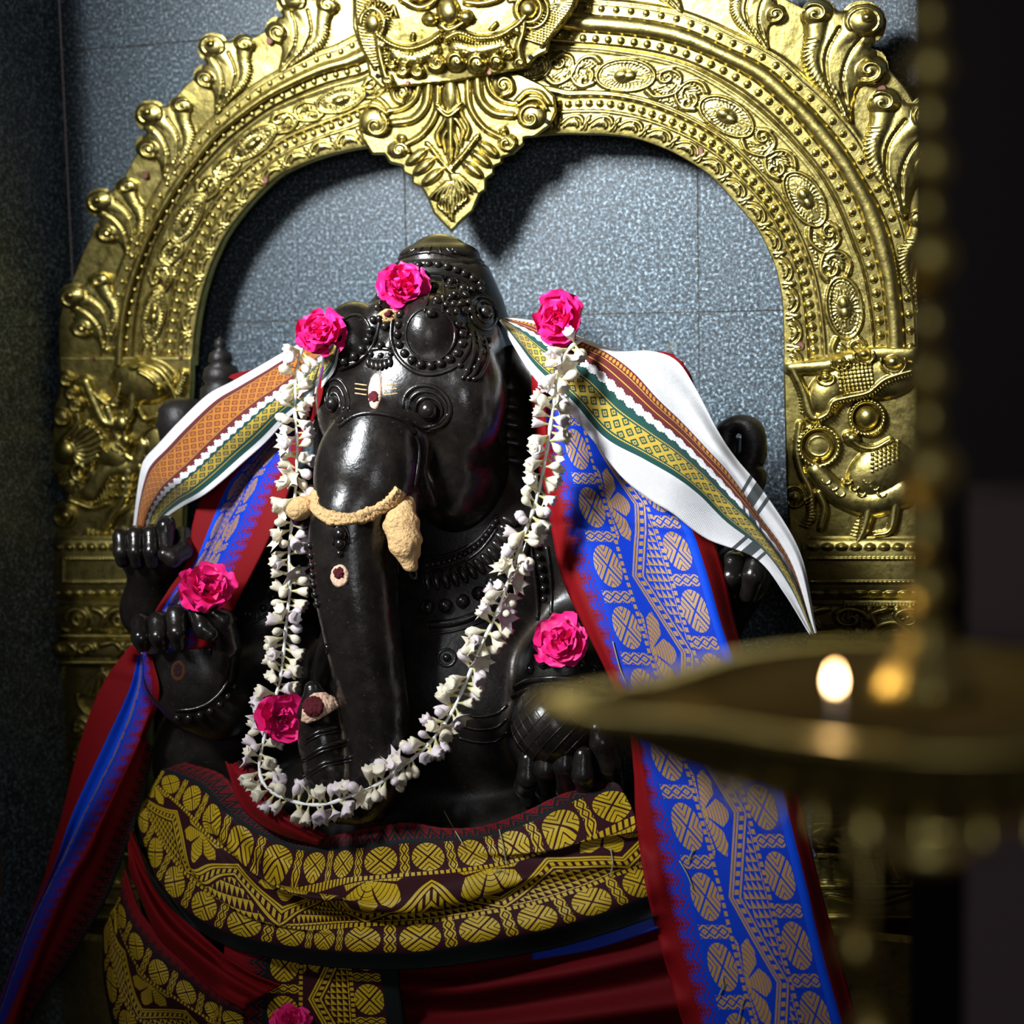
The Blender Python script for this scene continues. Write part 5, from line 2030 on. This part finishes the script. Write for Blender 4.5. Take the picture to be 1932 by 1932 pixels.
def pleats(u, v):
    p1 = np.exp(-((u - (0.27 + 0.62 * (v - 0.2))) / 0.045) ** 2) * np.clip((v - 0.10) * 6, 0, 1) * np.clip((0.60 - v) * 5, 0, 1)
    p2 = np.exp(-((u - (0.50 - 0.22 * (v - 0.6))) / 0.05) ** 2) * np.clip((v - 0.38) * 6, 0, 1) * np.clip((0.80 - v) * 6, 0, 1)
    p3 = np.exp(-((u - (0.30 + 0.5 * (v - 0.80))) / 0.04) ** 2) * np.clip((v - 0.66) * 6, 0, 1) * 0.7
    p4 = np.exp(-((u - (0.62 + 0.5 * (v - 0.25))) / 0.05) ** 2) * np.clip((v - 0.05) * 6, 0, 1) * np.clip((0.50 - v) * 5, 0, 1) * 0.8
    return p1, p2, p3, p4


def warpW(u, v):
    s = sum(pleats(u, v))
    return -4 * s, 27 * s


cloth('drape', [0.15, 0.235, 0.925, 1.0], z4(rowsW, dW), M['silk_gold'], wd, 110, 220, lambda u, v: 1.6 * foldW(u, v) + 0.034 * sum(pleats(u, v)), 0.012, 0.34, warp=warpW)
cloth('rolled_edge', [0.0, 0.08, 0.16, 0.235], z4([[(424, 1436), (432, 1442), (444, 1440), (450, 1434)], [(432, 1462), (446, 1462), (478, 1452), (492, 1448)], [(444, 1500), (464, 1492), (506, 1482), (524, 1484)], [(470, 1540), (490, 1524), (520, 1514), (536, 1520)], [(520, 1572), (540, 1556), (560, 1548), (568, 1552)], [(600, 1596), (606, 1584), (614, 1574), (618, 1574)]],
      [(0.52, 0.54, 0.55, 0.53), (0.54, 0.58, 0.585, 0.555), (0.555, 0.59, 0.60, 0.575), (0.565, 0.60, 0.605, 0.58), (0.58, 0.61, 0.61, 0.59), (0.58, 0.60, 0.60, 0.585)]), M['silk_gold'], wd, 26, 60,
      lambda u, v: 0.004 * np.sin(u * 18 + v * 6), 0.010, 0.27)
settle(wd)

# --- blue silk stole, right side
L0 = [(1003, 680), (1003, 760), (1008, 850), (1028, 930), (1040, 1000), (1060, 1090), (1100, 1180), (1140, 1260), (1180, 1350), (1195, 1450), (1200, 1550), (1220, 1680), (1250, 1800), (1296, 1960)]
L1 = [(1040, 680), (1052, 770), (1066, 850), (1084, 925), (1098, 990), (1122, 1080), (1152, 1175), (1177, 1262), (1207, 1358), (1234, 1455), (1266, 1560), (1298, 1680), (1326, 1795), (1366, 1955)]
L2 = [(1170, 690), (1210, 780), (1240, 860), (1272, 930), (1306, 1000), (1335, 1085), (1362, 1180), (1396, 1275), (1436, 1370), (1470, 1465), (1494, 1560), (1524, 1680), (1551, 1795), (1594, 1950)]
L3 = [(1200, 690), (1240, 780), (1276, 860), (1310, 935), (1340, 1000), (1368, 1085), (1388, 1180), (1420, 1275), (1462, 1370), (1500, 1465), (1522, 1560), (1550, 1680), (1582, 1795), (1624, 1950)]
rows = [[a, b_, c, d_] for a, b_, c, d_ in zip(L0, L1, L2, L3)]
ds = [(0.30, 0.31, 0.27, 0.25), (0.32, 0.34, 0.30, 0.27), (0.34, 0.36, 0.32, 0.29), (0.37, 0.39, 0.35, 0.31), (0.39, 0.41, 0.37, 0.33), (0.42, 0.44, 0.40, 0.35), (0.45, 0.47, 0.43, 0.38), (0.47, 0.49, 0.45, 0.41), (0.48, 0.50, 0.46, 0.43), (0.49, 0.51, 0.48, 0.45), (0.50, 0.525, 0.50, 0.47), (0.51, 0.54, 0.52, 0.48), (0.52, 0.55, 0.53, 0.49), (0.52, 0.56, 0.54, 0.50)]


def foldR(u, v):
    return 0.007 * np.sin(6.3 * (u * 1.1 + 0.6 * v)) + 0.005 * np.sin(9 * u - 3 * v) - 0.006 * np.exp(-((v - 0.30 - 0.03 * u) / 0.012) ** 2) + 0.010 * np.exp(-((u - 0.06) / 0.03) ** 2)


o = cloth('blue_silk_stole', [0.0, 0.235, 0.985, 1.12], z4(rows, ds), M['silk_blue'], None, 70, 220, foldR, 0.008, 0.42)
tag(o, 'long blue and gold silk stole with red border hanging from the right shoulder', 'stole')

# --- blue silk stole, left side: upper run and the tail that falls behind the lower hand
st = thing('blue_silk_stole', W(430, 1100, 0.42), 'blue and red silk stole crossing behind the raised hand on the left', 'stole')
rows = [[(617, 690), (606, 692), (590, 700), (582, 704)], [(603, 765), (574, 766), (548, 775), (530, 782)], [(577, 828), (538, 826), (500, 838), (466, 856)], [(552, 905), (496, 892), (440, 908), (386, 930)],
        [(530, 965), (462, 958), (404, 985), (364, 985)], [(500, 1032), (424, 1036), (372, 1056), (352, 1058)], [(470, 1092), (386, 1096), (332, 1112), (318, 1112)], [(440, 1150), (350, 1150), (306, 1155), (290, 1158)], [(408, 1220), (320, 1230), (270, 1236), (250, 1238)]]
ds = [0.27, 0.30, 0.33, (0.37, 0.37, 0.35, 0.34), (0.40, 0.40, 0.37, 0.36), (0.42, 0.42, 0.39, 0.38), (0.43, 0.43, 0.42, 0.41), 0.43, 0.43]
cloth('upper_run', [0.0, 0.245, 0.965, 1.13], z4(rows, ds), M['silk_blue'], st, 50, 110, lambda u, v: 0.010 * np.sin(u * 6.5 + 1.0) - 0.014 * np.exp(-((u - 0.62) / 0.06) ** 2), 0.006, 0.29)
rows = [[(246, 1216), (262, 1226), (266, 1230), (268, 1232), (280, 1236), (286, 1240)], [(194, 1290), (244, 1300), (258, 1302), (262, 1304), (290, 1308), (300, 1312)], [(153, 1394), (196, 1404), (222, 1404), (226, 1404), (262, 1402), (270, 1402)],
        [(116, 1538), (138, 1530), (162, 1526), (165, 1526), (203, 1528), (211, 1530)], [(94, 1612), (110, 1612), (122, 1608), (126, 1608), (166, 1610), (175, 1612)], [(80, 1664), (88, 1670), (92, 1668), (97, 1666), (136, 1662), (145, 1660)],
        [(46, 1754), (50, 1753), (54, 1752), (58, 1750), (98, 1746), (107, 1745)], [(-2, 1888), (2, 1888), (5, 1888), (8, 1888), (46, 1876), (56, 1870)], [(-28, 1966), (-25, 1966), (-22, 1966), (-18, 1964), (22, 1954), (32, 1950)]]
ds = [(0.38, 0.38, 0.38, 0.38, 0.38, 0.38), (0.40, 0.41, 0.40, 0.41, 0.41, 0.40), (0.42, 0.44, 0.42, 0.44, 0.44, 0.42)] + [(0.43, 0.46, 0.44, 0.47, 0.46, 0.44)] * 6
cloth('tail', [1.35, 0.985, 0.93, 0.245, 0.10, 0.03], z4(rows, ds), M['silk_blue'], st, 56, 130, lambda u, v: 0.004 * np.sin(v * 14 + u * 6), 0.006, 0.29)
settle(st)
rows = [[(262, 1392), (276, 1400), (290, 1409)], [(232, 1462), (250, 1480), (270, 1501)], [(182, 1562), (210, 1578), (238, 1597)], [(132, 1655), (168, 1672), (203, 1690)], [(100, 1720), (134, 1734), (170, 1750)], [(70, 1790), (98, 1804), (126, 1818)], [(30, 1880), (50, 1886), (74, 1894)], [(0, 1955), (20, 1958), (40, 1962)]]
o = cloth('red_zigzag_cloth', [0.0, 0.12, 0.238], z4(rows, [(0.42, 0.43, 0.41)] * 8), M['silk_gold'], None, 24, 90, lambda u, v: 0.006 * np.sin(u * 6), 0.006, 0.27)
tag(o, 'red cloth edge with black zigzag border beside the blue stole tail at lower left', 'cloth')

# --- white bordered shawls over scraps of red lining
o = cloth('red_lining', [0, 0.5, 1], z4([[(1240, 662), (1256, 664), (1270, 668)], [(1262, 670), (1284, 680), (1298, 700)], [(1280, 700), (1300, 720), (1312, 738)]], [0.29, 0.295, 0.29]), M['red'], None, 10, 16, None, 0.006)
tag(o, 'frayed red cloth corner peeking out behind the right white shawl', 'cloth')
o = cloth('red_lining', [0, 0.5, 1], z4([[(430, 712), (438, 706), (446, 704)], [(446, 718), (456, 706), (464, 700)], [(470, 716), (474, 704), (480, 698)]], [0.25, 0.255, 0.25]), M['red'], None, 10, 16, None, 0.006)
tag(o, 'small red cloth edge peeking out above the left white shawl', 'cloth')

rows = [[(604, 634), (626, 646), (640, 660)], [(554, 654), (592, 680), (628, 706)], [(487, 692), (532, 726), (577, 760)], [(437, 720), (488, 756), (541, 792)], [(391, 745), (446, 790), (502, 834)], [(337, 796), (398, 834), (461, 870)], [(300, 836), (360, 872), (420, 906)], [(274, 864), (328, 900), (382, 936)], [(265, 888), (305, 922), (346, 955)], [(257, 940), (282, 960), (312, 978)], [(250, 1000), (270, 1000), (294, 1004)]]
ds = [0.27, (0.28, 0.30, 0.31), (0.30, 0.335, 0.345), (0.32, 0.355, 0.36), (0.33, 0.37, 0.375), (0.34, 0.385, 0.39), (0.345, 0.39, 0.40), (0.35, 0.395, 0.40), (0.36, 0.38, 0.37), (0.36, 0.36, 0.35), (0.355, 0.35, 0.34)]
o = cloth('white_shawl', [0.0, 0.5, 1.0], z4(rows, ds), M['shawl_left'], None, 60, 130, lambda u, v: 0.012 * np.sin(u * 3.1) + 0.004 * np.sin(u * 9 + v * 5) + 0.004 * np.sin(v * 17 + u * 3), 0.008, 0.155)
tag(o, 'white cotton shawl with maroon orange and green borders over the left shoulder', 'shawl')
A_ = [(941, 605), (968, 652), (996, 697), (1030, 738), (1071, 774), (1119, 832), (1173, 900), (1225, 942), (1269, 969), (1334, 1017), (1426, 1054), (1482, 1122), (1530, 1197)]
G_ = [(944, 603), (978, 648), (1008, 688), (1042, 722), (1084, 760), (1142, 826), (1216, 866), (1276, 900), (1322, 935), (1372, 985), (1442, 1040), (1492, 1110), (1532, 1196)]
X_ = [(949, 600), (1004, 610), (1050, 626), (1110, 650), (1150, 668), (1195, 702), (1240, 752), (1285, 795), (1335, 848), (1375, 892), (1427, 965), (1492, 1060), (1536, 1195)]
B_ = [(953, 598), (1013, 606), (1060, 620), (1119, 645), (1166, 662), (1228, 662), (1276, 680), (1311, 730), (1355, 813), (1389, 864), (1447, 936), (1512, 1048), (1541, 1194)]
rows = [[a, b_, c, d_] for a, b_, c, d_ in zip(A_, G_, X_, B_)]
ds = [(0.29, 0.29, 0.28, 0.27), (0.33, 0.34, 0.30, 0.29), (0.35, 0.36, 0.33, 0.31), (0.37, 0.39, 0.35, 0.32), (0.385, 0.41, 0.37, 0.33), (0.39, 0.42, 0.385, 0.33), (0.40, 0.43, 0.395, 0.34), (0.40, 0.43, 0.40, 0.35), (0.40, 0.42, 0.40, 0.36), (0.39, 0.40, 0.39, 0.36), (0.38, 0.385, 0.385, 0.36), (0.37, 0.37, 0.37, 0.35), (0.36, 0.36, 0.36, 0.35)]


def foldS(u, v):
    return 0.006 * np.sin(u * 10 + v * 4) + 0.012 * np.exp(-((u - 0.85) / 0.10) ** 2) * np.clip(v * 4, 0, 1) - 0.010 * np.exp(-((u - 0.42 - 0.1 * v) / 0.05) ** 2) * np.clip((v - 0.2) * 4, 0, 1) + 0.004 * np.sin(v * 22 + u * 6)


o = cloth('white_shawl', [0.0, 0.09, 0.70, 1.0], z4(rows, ds), M['shawl_right'], None, 64, 170, foldS, 0.008, 0.20)
tag(o, 'white cotton shawl with green and maroon borders over the right shoulder', 'shawl')
# ================================================================== roses
def petal_mesh(seed, ruf=0.10):
    r_ = random.Random(seed)
    V, F = [], []
    nu, nv = 9, 8
    ph = r_.uniform(0, 6)
    for j in range(nv):
        t = j / (nv - 1)
        w = 0.50 * (0.30 + 1.0 * math.sin(min(1.0, t * 1.02) * math.pi * 0.62)) * (1 - 0.45 * max(0, t - 0.80) / 0.20)
        for i in range(nu):
            s = i / (nu - 1) * 2 - 1
            x = s * w
            y = t * 1.0 - 0.10 * s * s * t + 0.04 * t * math.sin(s * 5 + ph)
            z = 0.38 * (s * s) * w * 1.4 * (1 - 0.5 * t) + 0.32 * t * t - 0.50 * max(0, t - 0.62) ** 1.3 + ruf * t * t * math.sin(s * 6.5 + ph) * 0.8
            V.append((x, y, z))
    for j in range(nv - 1):
        for i in range(nu - 1):
            a = j * nu + i
            F.append((a, a + 1, a + nu + 1, a + nu))
    me = bpy.data.meshes.new('petal')
    me.from_pydata(V, [], F)
    me.materials.append(M['rose'])
    me.polygons.foreach_set('use_smooth', np.ones(len(me.polygons), bool))
    return me


PET = [petal_mesh(k, 0.09 + 0.05 * (k % 4)) for k in range(8)]


def rose(px, py, size_px, tilt, roll, label, open_=1.0, seed=0, dmin=None, lift=0.018):
    r_ = random.Random(seed)
    h = surf_all(px, py)
    if h is not None and (dmin is None or -h[0].y > dmin):
        d = -h[0].y + lift
    else:
        d = dmin
    c = W(px, py, d)
    Rr = size_px * 0.5 * (c - CAM).dot(CF) / FPX
    root = thing('rose', c, label, 'rose', 'pink roses offered on the statue')
    tocam = (CAM - c).normalized()
    ax = (tocam + CR * tilt[0] + CU * tilt[1]).normalized()
    base = ax.to_track_quat('Z', 'Y').to_matrix().to_4x4()
    k = 0
    for ring, (cnt, inc, ln, wd, zo) in enumerate(((3, 22, 0.45, 0.55, -0.02), (4, 38, 0.60, 0.7, -0.05), (5, 54, 0.80, 0.9, -0.10), (6, 72, 1.0, 1.05, -0.16), (6, 92, 1.08, 1.1, -0.22))):
        for i in range(cnt):
            az = 2 * math.pi * (i + 0.5 * (ring % 2) + r_.uniform(-0.22, 0.22)) / cnt + roll
            a = math.radians(inc * open_ + r_.uniform(-16, 16))
            o = bpy.data.objects.new('petal', PET[r_.randrange(8)])
            COL.objects.link(o)
            o.parent = root
            sc = Rr * r_.uniform(0.78, 1.18)
            m = base @ Matrix.Translation((0, 0, zo * Rr)) @ Matrix.Rotation(az, 4, 'Z') @ Matrix.Rotation(math.pi / 2 - a, 4, 'X') @ Matrix.Diagonal((sc * wd, sc * ln, sc * 0.8, 1))
            o.matrix_basis = m
            k += 1
    bm = bmesh.new()
    for i in range(22):
        a, q = r_.uniform(0, 6.28), r_.uniform(0.02, 0.17)
        tip = Vector((math.cos(a) * q, math.sin(a) * q, 0.16 + r_.uniform(-0.04, 0.08))) * Rr
        tube_mesh(bm, [Vector((0, 0, -0.1 * Rr)), tip * 0.6, tip], [Rr * 0.012, Rr * 0.012, Rr * 0.03], 5)
    o = bm_link('stamens', bm, M['rose_pale'], root)
    o.matrix_basis = base
    return root


rose(764, 546, 104, (-0.1, 0.5), 0.4, 'pink rose resting on the front of the stone headdress', 0.85, 1)
rose(610, 630, 92, (-0.5, 0.4), 1.1, 'pink rose tucked by the left shoulder above the white garland', 0.85, 2, 0.36)
rose(1055, 602, 100, (-0.35, 0.2), 2.0, 'pink rose at the right shoulder where the garland begins', 0.82, 3, 0.385)
rose(386, 1112, 106, (0.2, 0.75), 0.2, 'pink rose held above the curled fingers of the left front hand', 1.0, 4, 0.54)
rose(531, 1358, 98, (0.45, 0.0), 0.9, 'pink rose caught in the garland beside the trunk tip', 0.9, 5, 0.56)
rose(1064, 1213, 104, (-0.25, 0.45), 1.5, 'open pink rose lying on the beaded right wrist', 1.05, 6, 0.47, 0.022)
rose(553, 1928, 72, (0.0, 0.6), 0.6, 'pink rose at the bottom edge on the brocade panel', 0.95, 7, 0.58)

# ================================================================== tuberose garland
gar = thing('tuberose_garland', W(600, 1515, 0.6), 'long white tuberose garland looped from both shoulders under the trunk', 'garland')


def bud_mesh(kind):
    V, F, MI = [], [], []
    seg = 12
    if kind == 0:
        prof = [(0.045, 0.0), (0.06, 0.15), (0.10, 0.32), (0.22, 0.52), (0.27, 0.70), (0.21, 0.88), (0.07, 1.0)]
    elif kind == 1:
        prof = [(0.045, 0.0), (0.07, 0.20), (0.14, 0.40), (0.24, 0.58), (0.30, 0.76), (0.34, 0.90), (0.30, 1.0)]
    else:
        prof = [(0.045, 0.0), (0.06, 0.25), (0.12, 0.44), (0.26, 0.60), (0.44, 0.74), (0.58, 0.82), (0.66, 0.84)]
    for n, (r, z) in enumerate(prof):
        for k in range(seg):
            a = 2 * math.pi * k / seg
            t = n / (len(prof) - 1)
            lobe = (1 if k % 2 == 0 else -1)
            amp = (0.06, 0.11, 0.30)[kind] * t * t
            V.append((r * (1 + lobe * amp) * math.cos(a + 0.3 * t), r * (1 + lobe * amp) * math.sin(a + 0.3 * t), z + lobe * (0.02, 0.05, 0.08)[kind] * t * t))
    for n in range(len(prof) - 1):
        for k in range(seg):
            a, b_ = n * seg + k, n * seg + (k + 1) % seg
            F.append((a, b_, b_ + seg, a + seg))
            MI.append(1 if n < 2 else 0)
    V.append((0, 0, (0.97, 0.72, 0.50)[kind]))
    for k in range(seg):
        F.append(((len(prof) - 1) * seg + k, (len(prof) - 1) * seg + (k + 1) % seg, len(V) - 1))
        MI.append(0)
    F.append(tuple(range(seg))[::-1])
    MI.append(1)
    out = []
    for mt in ('bud', 'bud_lilac'):
        me = bpy.data.meshes.new('flower')
        me.from_pydata(V, [], F)
        me.materials.append(M[mt])
        me.materials.append(M['bud_green'])
        me.polygons.foreach_set('material_index', np.array(MI, np.int32))
        me.polygons.foreach_set('use_smooth', np.ones(len(me.polygons), bool))
        out.append(me)
    return out


BUD = [bud_mesh(k) for k in (0, 1, 2)]
gpath = [(570, 655, .38), (560, 700, .40), (556, 760, .42), (561, 850, .44), (557, 930, .45), (549, 1000, .46), (545, 1060, .47), (547, 1110, .48), (541, 1170, .49), (535, 1230, .50), (527, 1290, .52), (509, 1345, .53), (497, 1400, .54), (489, 1450, .56), (505, 1488, .58), (556, 1513, .60), (610, 1518, .61), (660, 1502, .61), (712, 1480, .60), (762, 1445, .58), (812, 1400, .56), (852, 1345, .54), (882, 1280, .53), (912, 1210, .52), (940, 1150, .51), (961, 1090, .50), (985, 1020, .49), (1010, 950, .48), (1030, 860, .47), (1045, 760, .46), (1056, 700, .44), (1072, 660, .42), (1108, 634, .39)]
NG = 300
gp_ = catmull(gpath, NG)
gd = gp_[:, 2].copy()
for i in range(NG):
    h = surf_all(gp_[i, 0], gp_[i, 1])
    if h is not None:
        gd[i] = max(gd[i], -h[0].y + 0.016)
for _ in range(6):
    gd = np.convolve(np.pad(gd, 2, 'edge'), np.ones(5) / 5, 'valid')
GP = [W(gp_[i, 0], gp_[i, 1], gd[i]) for i in range(NG)]
tube('string', GP[::2], [0.0030 + 0.0009 * math.sin(i * 2.1) for i in range(len(GP[::2]))], M['string'], gar, 6)
rb = random.Random(21)
nfl = 298
for k in range(nfl):
    s = (k // 2 * 2 + (k % 2) * 0.7 + rb.uniform(-0.3, 0.3)) / nfl * (NG - 3)
    i = int(min(max(s, 1), NG - 3))
    p = GP[i]
    t = (GP[i + 1] - GP[i - 1]).normalized()
    if i > NG * 0.49:
        t = -t
    tocam = (CAM - p).normalized()
    sd = t.cross(tocam).normalized()
    side = 1 if k % 2 == 0 else -1
    dr = (sd * side * rb.uniform(0.35, 1.0) + tocam * rb.uniform(-0.15, 0.95) + t * rb.uniform(-0.5, 0.75)).normalized()
    kind = rb.choice((0, 0, 0, 1, 1, 1, 1, 2))
    o = bpy.data.objects.new('flower', BUD[kind][1 if rb.random() < 0.33 else 0])
    COL.objects.link(o)
    o.parent = gar
    L = rb.uniform(0.028, 0.037) * (0.92 if kind == 2 else 1.0)
    q = dr.to_track_quat('Z', 'Y') @ Quaternion((0, 0, 1), rb.uniform(0, 6.28))
    wdt = rb.uniform(0.78, 1.05)
    o.matrix_basis = Matrix.Translation(p + dr * 0.001) @ q.to_matrix().to_4x4() @ Matrix.Diagonal((L * wdt, L * wdt, L, 1))
settle(gar)

# ================================================================== straw bits on the cloth
straws = [((838, 1530), (852, 1556), (878, 1600), 'thin dry straw curling over the top edge of the waist drape'), ((942, 1565), (950, 1600), (956, 1632), 'straight grass blade lying on the gold medallions right of centre'), ((934, 1645), (946, 1642), (958, 1649), 'short pale straw scrap in the middle of the waist drape'),
          ((1152, 1600), (1156, 1630), (1150, 1655), 'fine straw near the right end of the waist drape'), ((1298, 1626), (1304, 1612), (1310, 1600), 'short dry stick on the blue stole right of the waist drape'), ((1282, 1624), (1298, 1652), (1308, 1680), 'bent straw on the edge of the blue stole below the stick'),
          ((1392, 1932), (1398, 1905), (1404, 1880), 'straw near the bottom of the blue stole'), ((1156, 1210), (1170, 1262), (1182, 1290), 'thin straw hanging along the blue stole beside the right wrist'), ((1356, 1880), (1364, 1860), (1362, 1842), 'crooked straw low on the blue stole beside its medallions')]
for (a, b_, c, lab) in straws:
    pts = []
    for q in catmull([a, b_, c], 10):
        h = surf_all(q[0], q[1])
        pts.append(W(q[0], q[1], (-h[0].y + 0.004) if h else 0.55))
    o = tube('straw', pts, [0.0011] * 8 + [0.0009, 0.0006], M['straw'], None, 5)
    tag(o, lab, 'straw', 'straw bits on the cloth')

# ================================================================== hanging brass lamp in the foreground
TL = 1.0
lc = Wt(1745, 1318, TL)
lamp = thing('hanging_oil_lamp', lc, 'blurred brass hanging oil lamp with a pointed spout in the right foreground', 'oil lamp')
pz = lambda y: (Wt(1745, y, TL).z - lc.z)
PX = TL / FPX
stem = [(0.004, pz(1330)), (0.030, pz(1316)), (0.026, pz(1280)), (0.018, pz(1230)), (0.012, pz(1200)), (0.014, pz(1180)), (0.008, pz(1160))]
for (y, r) in ((1105, 0.014), (1010, 0.009), (880, 0.020), (790, 0.010), (710, 0.014), (610, 0.009), (490, 0.017), (400, 0.009), (320, 0.014), (230, 0.009), (150, 0.014), (60, 0.009), (-40, 0.014)):
    z = pz(y)
    stem += [(0.006, z - 0.013 - r * 0.4), (r * 0.75, z - r * 0.55), (r, z), (r * 0.75, z + r * 0.55), (0.006, z + 0.013 + r * 0.4)]
stem.append((0.006, pz(-400)))
lathe('stem', stem, 32, M['stem_brass'], lamp, lc, True, lambda a, z: 0.05 * math.cos(10 * a) if z < pz(1160) else 0)
la = math.atan2(-CR.y, -CR.x) + 0.10
RB = 0.138


def spout(a, z):
    d = (a - la + math.pi) % (2 * math.pi) - math.pi
    up = min(1.0, max(0.0, (z + 0.060) / 0.060))
    return 0.46 * math.exp(-(d / 0.26) ** 2) * up ** 0.8 + 0.06 * math.exp(-(d / 0.6) ** 2)


bowl = [(0.015, -0.062), (0.05, -0.060), (0.085, -0.050), (0.112, -0.034), (0.130, -0.014), (RB, 0.0), (RB + 0.012, 0.003), (RB + 0.013, 0.006), (RB - 0.004, 0.006), (0.124, -0.008), (0.105, -0.026), (0.080, -0.040), (0.045, -0.048), (0.01, -0.050)]
lathe('bowl', bowl, 96, M['lamp_brass'], lamp, lc, True, spout)
lathe('bowl_foot', [(0.01, -0.100), (0.022, -0.096), (0.028, -0.086), (0.018, -0.078), (0.045, -0.070), (0.060, -0.064), (0.058, -0.058), (0.02, -0.056)], 40, M['lamp_brass'], lamp, lc)
# ring of small drops under the rim
for k in range(26):
    a = 2 * math.pi * k / 26
    r = 0.120
    p = lc + Vector((r * math.cos(a), r * math.sin(a), -0.040))
    lathe('drop', [(0.0005, -0.014), (0.0045, -0.010), (0.005, -0.006), (0.0025, 0.0), (0.0012, 0.008)], 10, M['lamp_brass'], lamp, p)
# hanging chain with a bell bead below the bowl
hp = Wt(1612, 1500, 0.97)
tube('chain', [hp, Wt(1612, 1620, 0.97), Wt(1612, 1745, 0.97)], 0.0014, M['lamp_brass'], lamp, 6)
bp = Wt(1612, 1775, 0.97)
lathe('bell', [(0.001, 0.014), (0.006, 0.010), (0.010, 0.0), (0.013, -0.010), (0.010, -0.012), (0.003, -0.013)], 20, M['lamp_brass'], lamp, bp)
bp = Wt(1640, 1938, 0.97)
tube('chain', [Wt(1640, 1520, 0.97), Wt(1640, 1700, 0.97), Wt(1640, 1925, 0.97)], 0.0014, M['lamp_brass'], lamp, 6)
lathe('bell', [(0.001, 0.014), (0.006, 0.010), (0.010, 0.0), (0.013, -0.010), (0.010, -0.012), (0.003, -0.013)], 20, M['lamp_brass'], lamp, bp)
# lit wick on the far rim
wk = Wt(1575, 1300, TL)
tube('wick', [wk + Vector((0.0, 0.0, -0.022)), wk + Vector((0.001, 0, -0.01)), wk], 0.0018, M['string'], lamp, 8)
fm = NB('flame')
fm.set('Base Color', (1.0, 0.6, 0.25))
fm.set('Emission Color', (1.0, 0.62, 0.28))
fm.set('Emission Strength', 60.0)
fl_ = bpy.data.lights.new('flame_light', 'POINT')
fl_.energy = 0.12
fl_.color = (1.0, 0.66, 0.34)
fl_.shadow_soft_size = 0.004
flo = bpy.data.objects.new('flame_light', fl_)
COL.objects.link(flo)
flo.location = wk + Vector((0, 0, 0.016))
lathe('flame', [(0.0004, 0.0), (0.0022, 0.002), (0.0026, 0.004), (0.0018, 0.008), (0.0003, 0.012)], 12, fm.mat, lamp, wk)
settle(lamp)
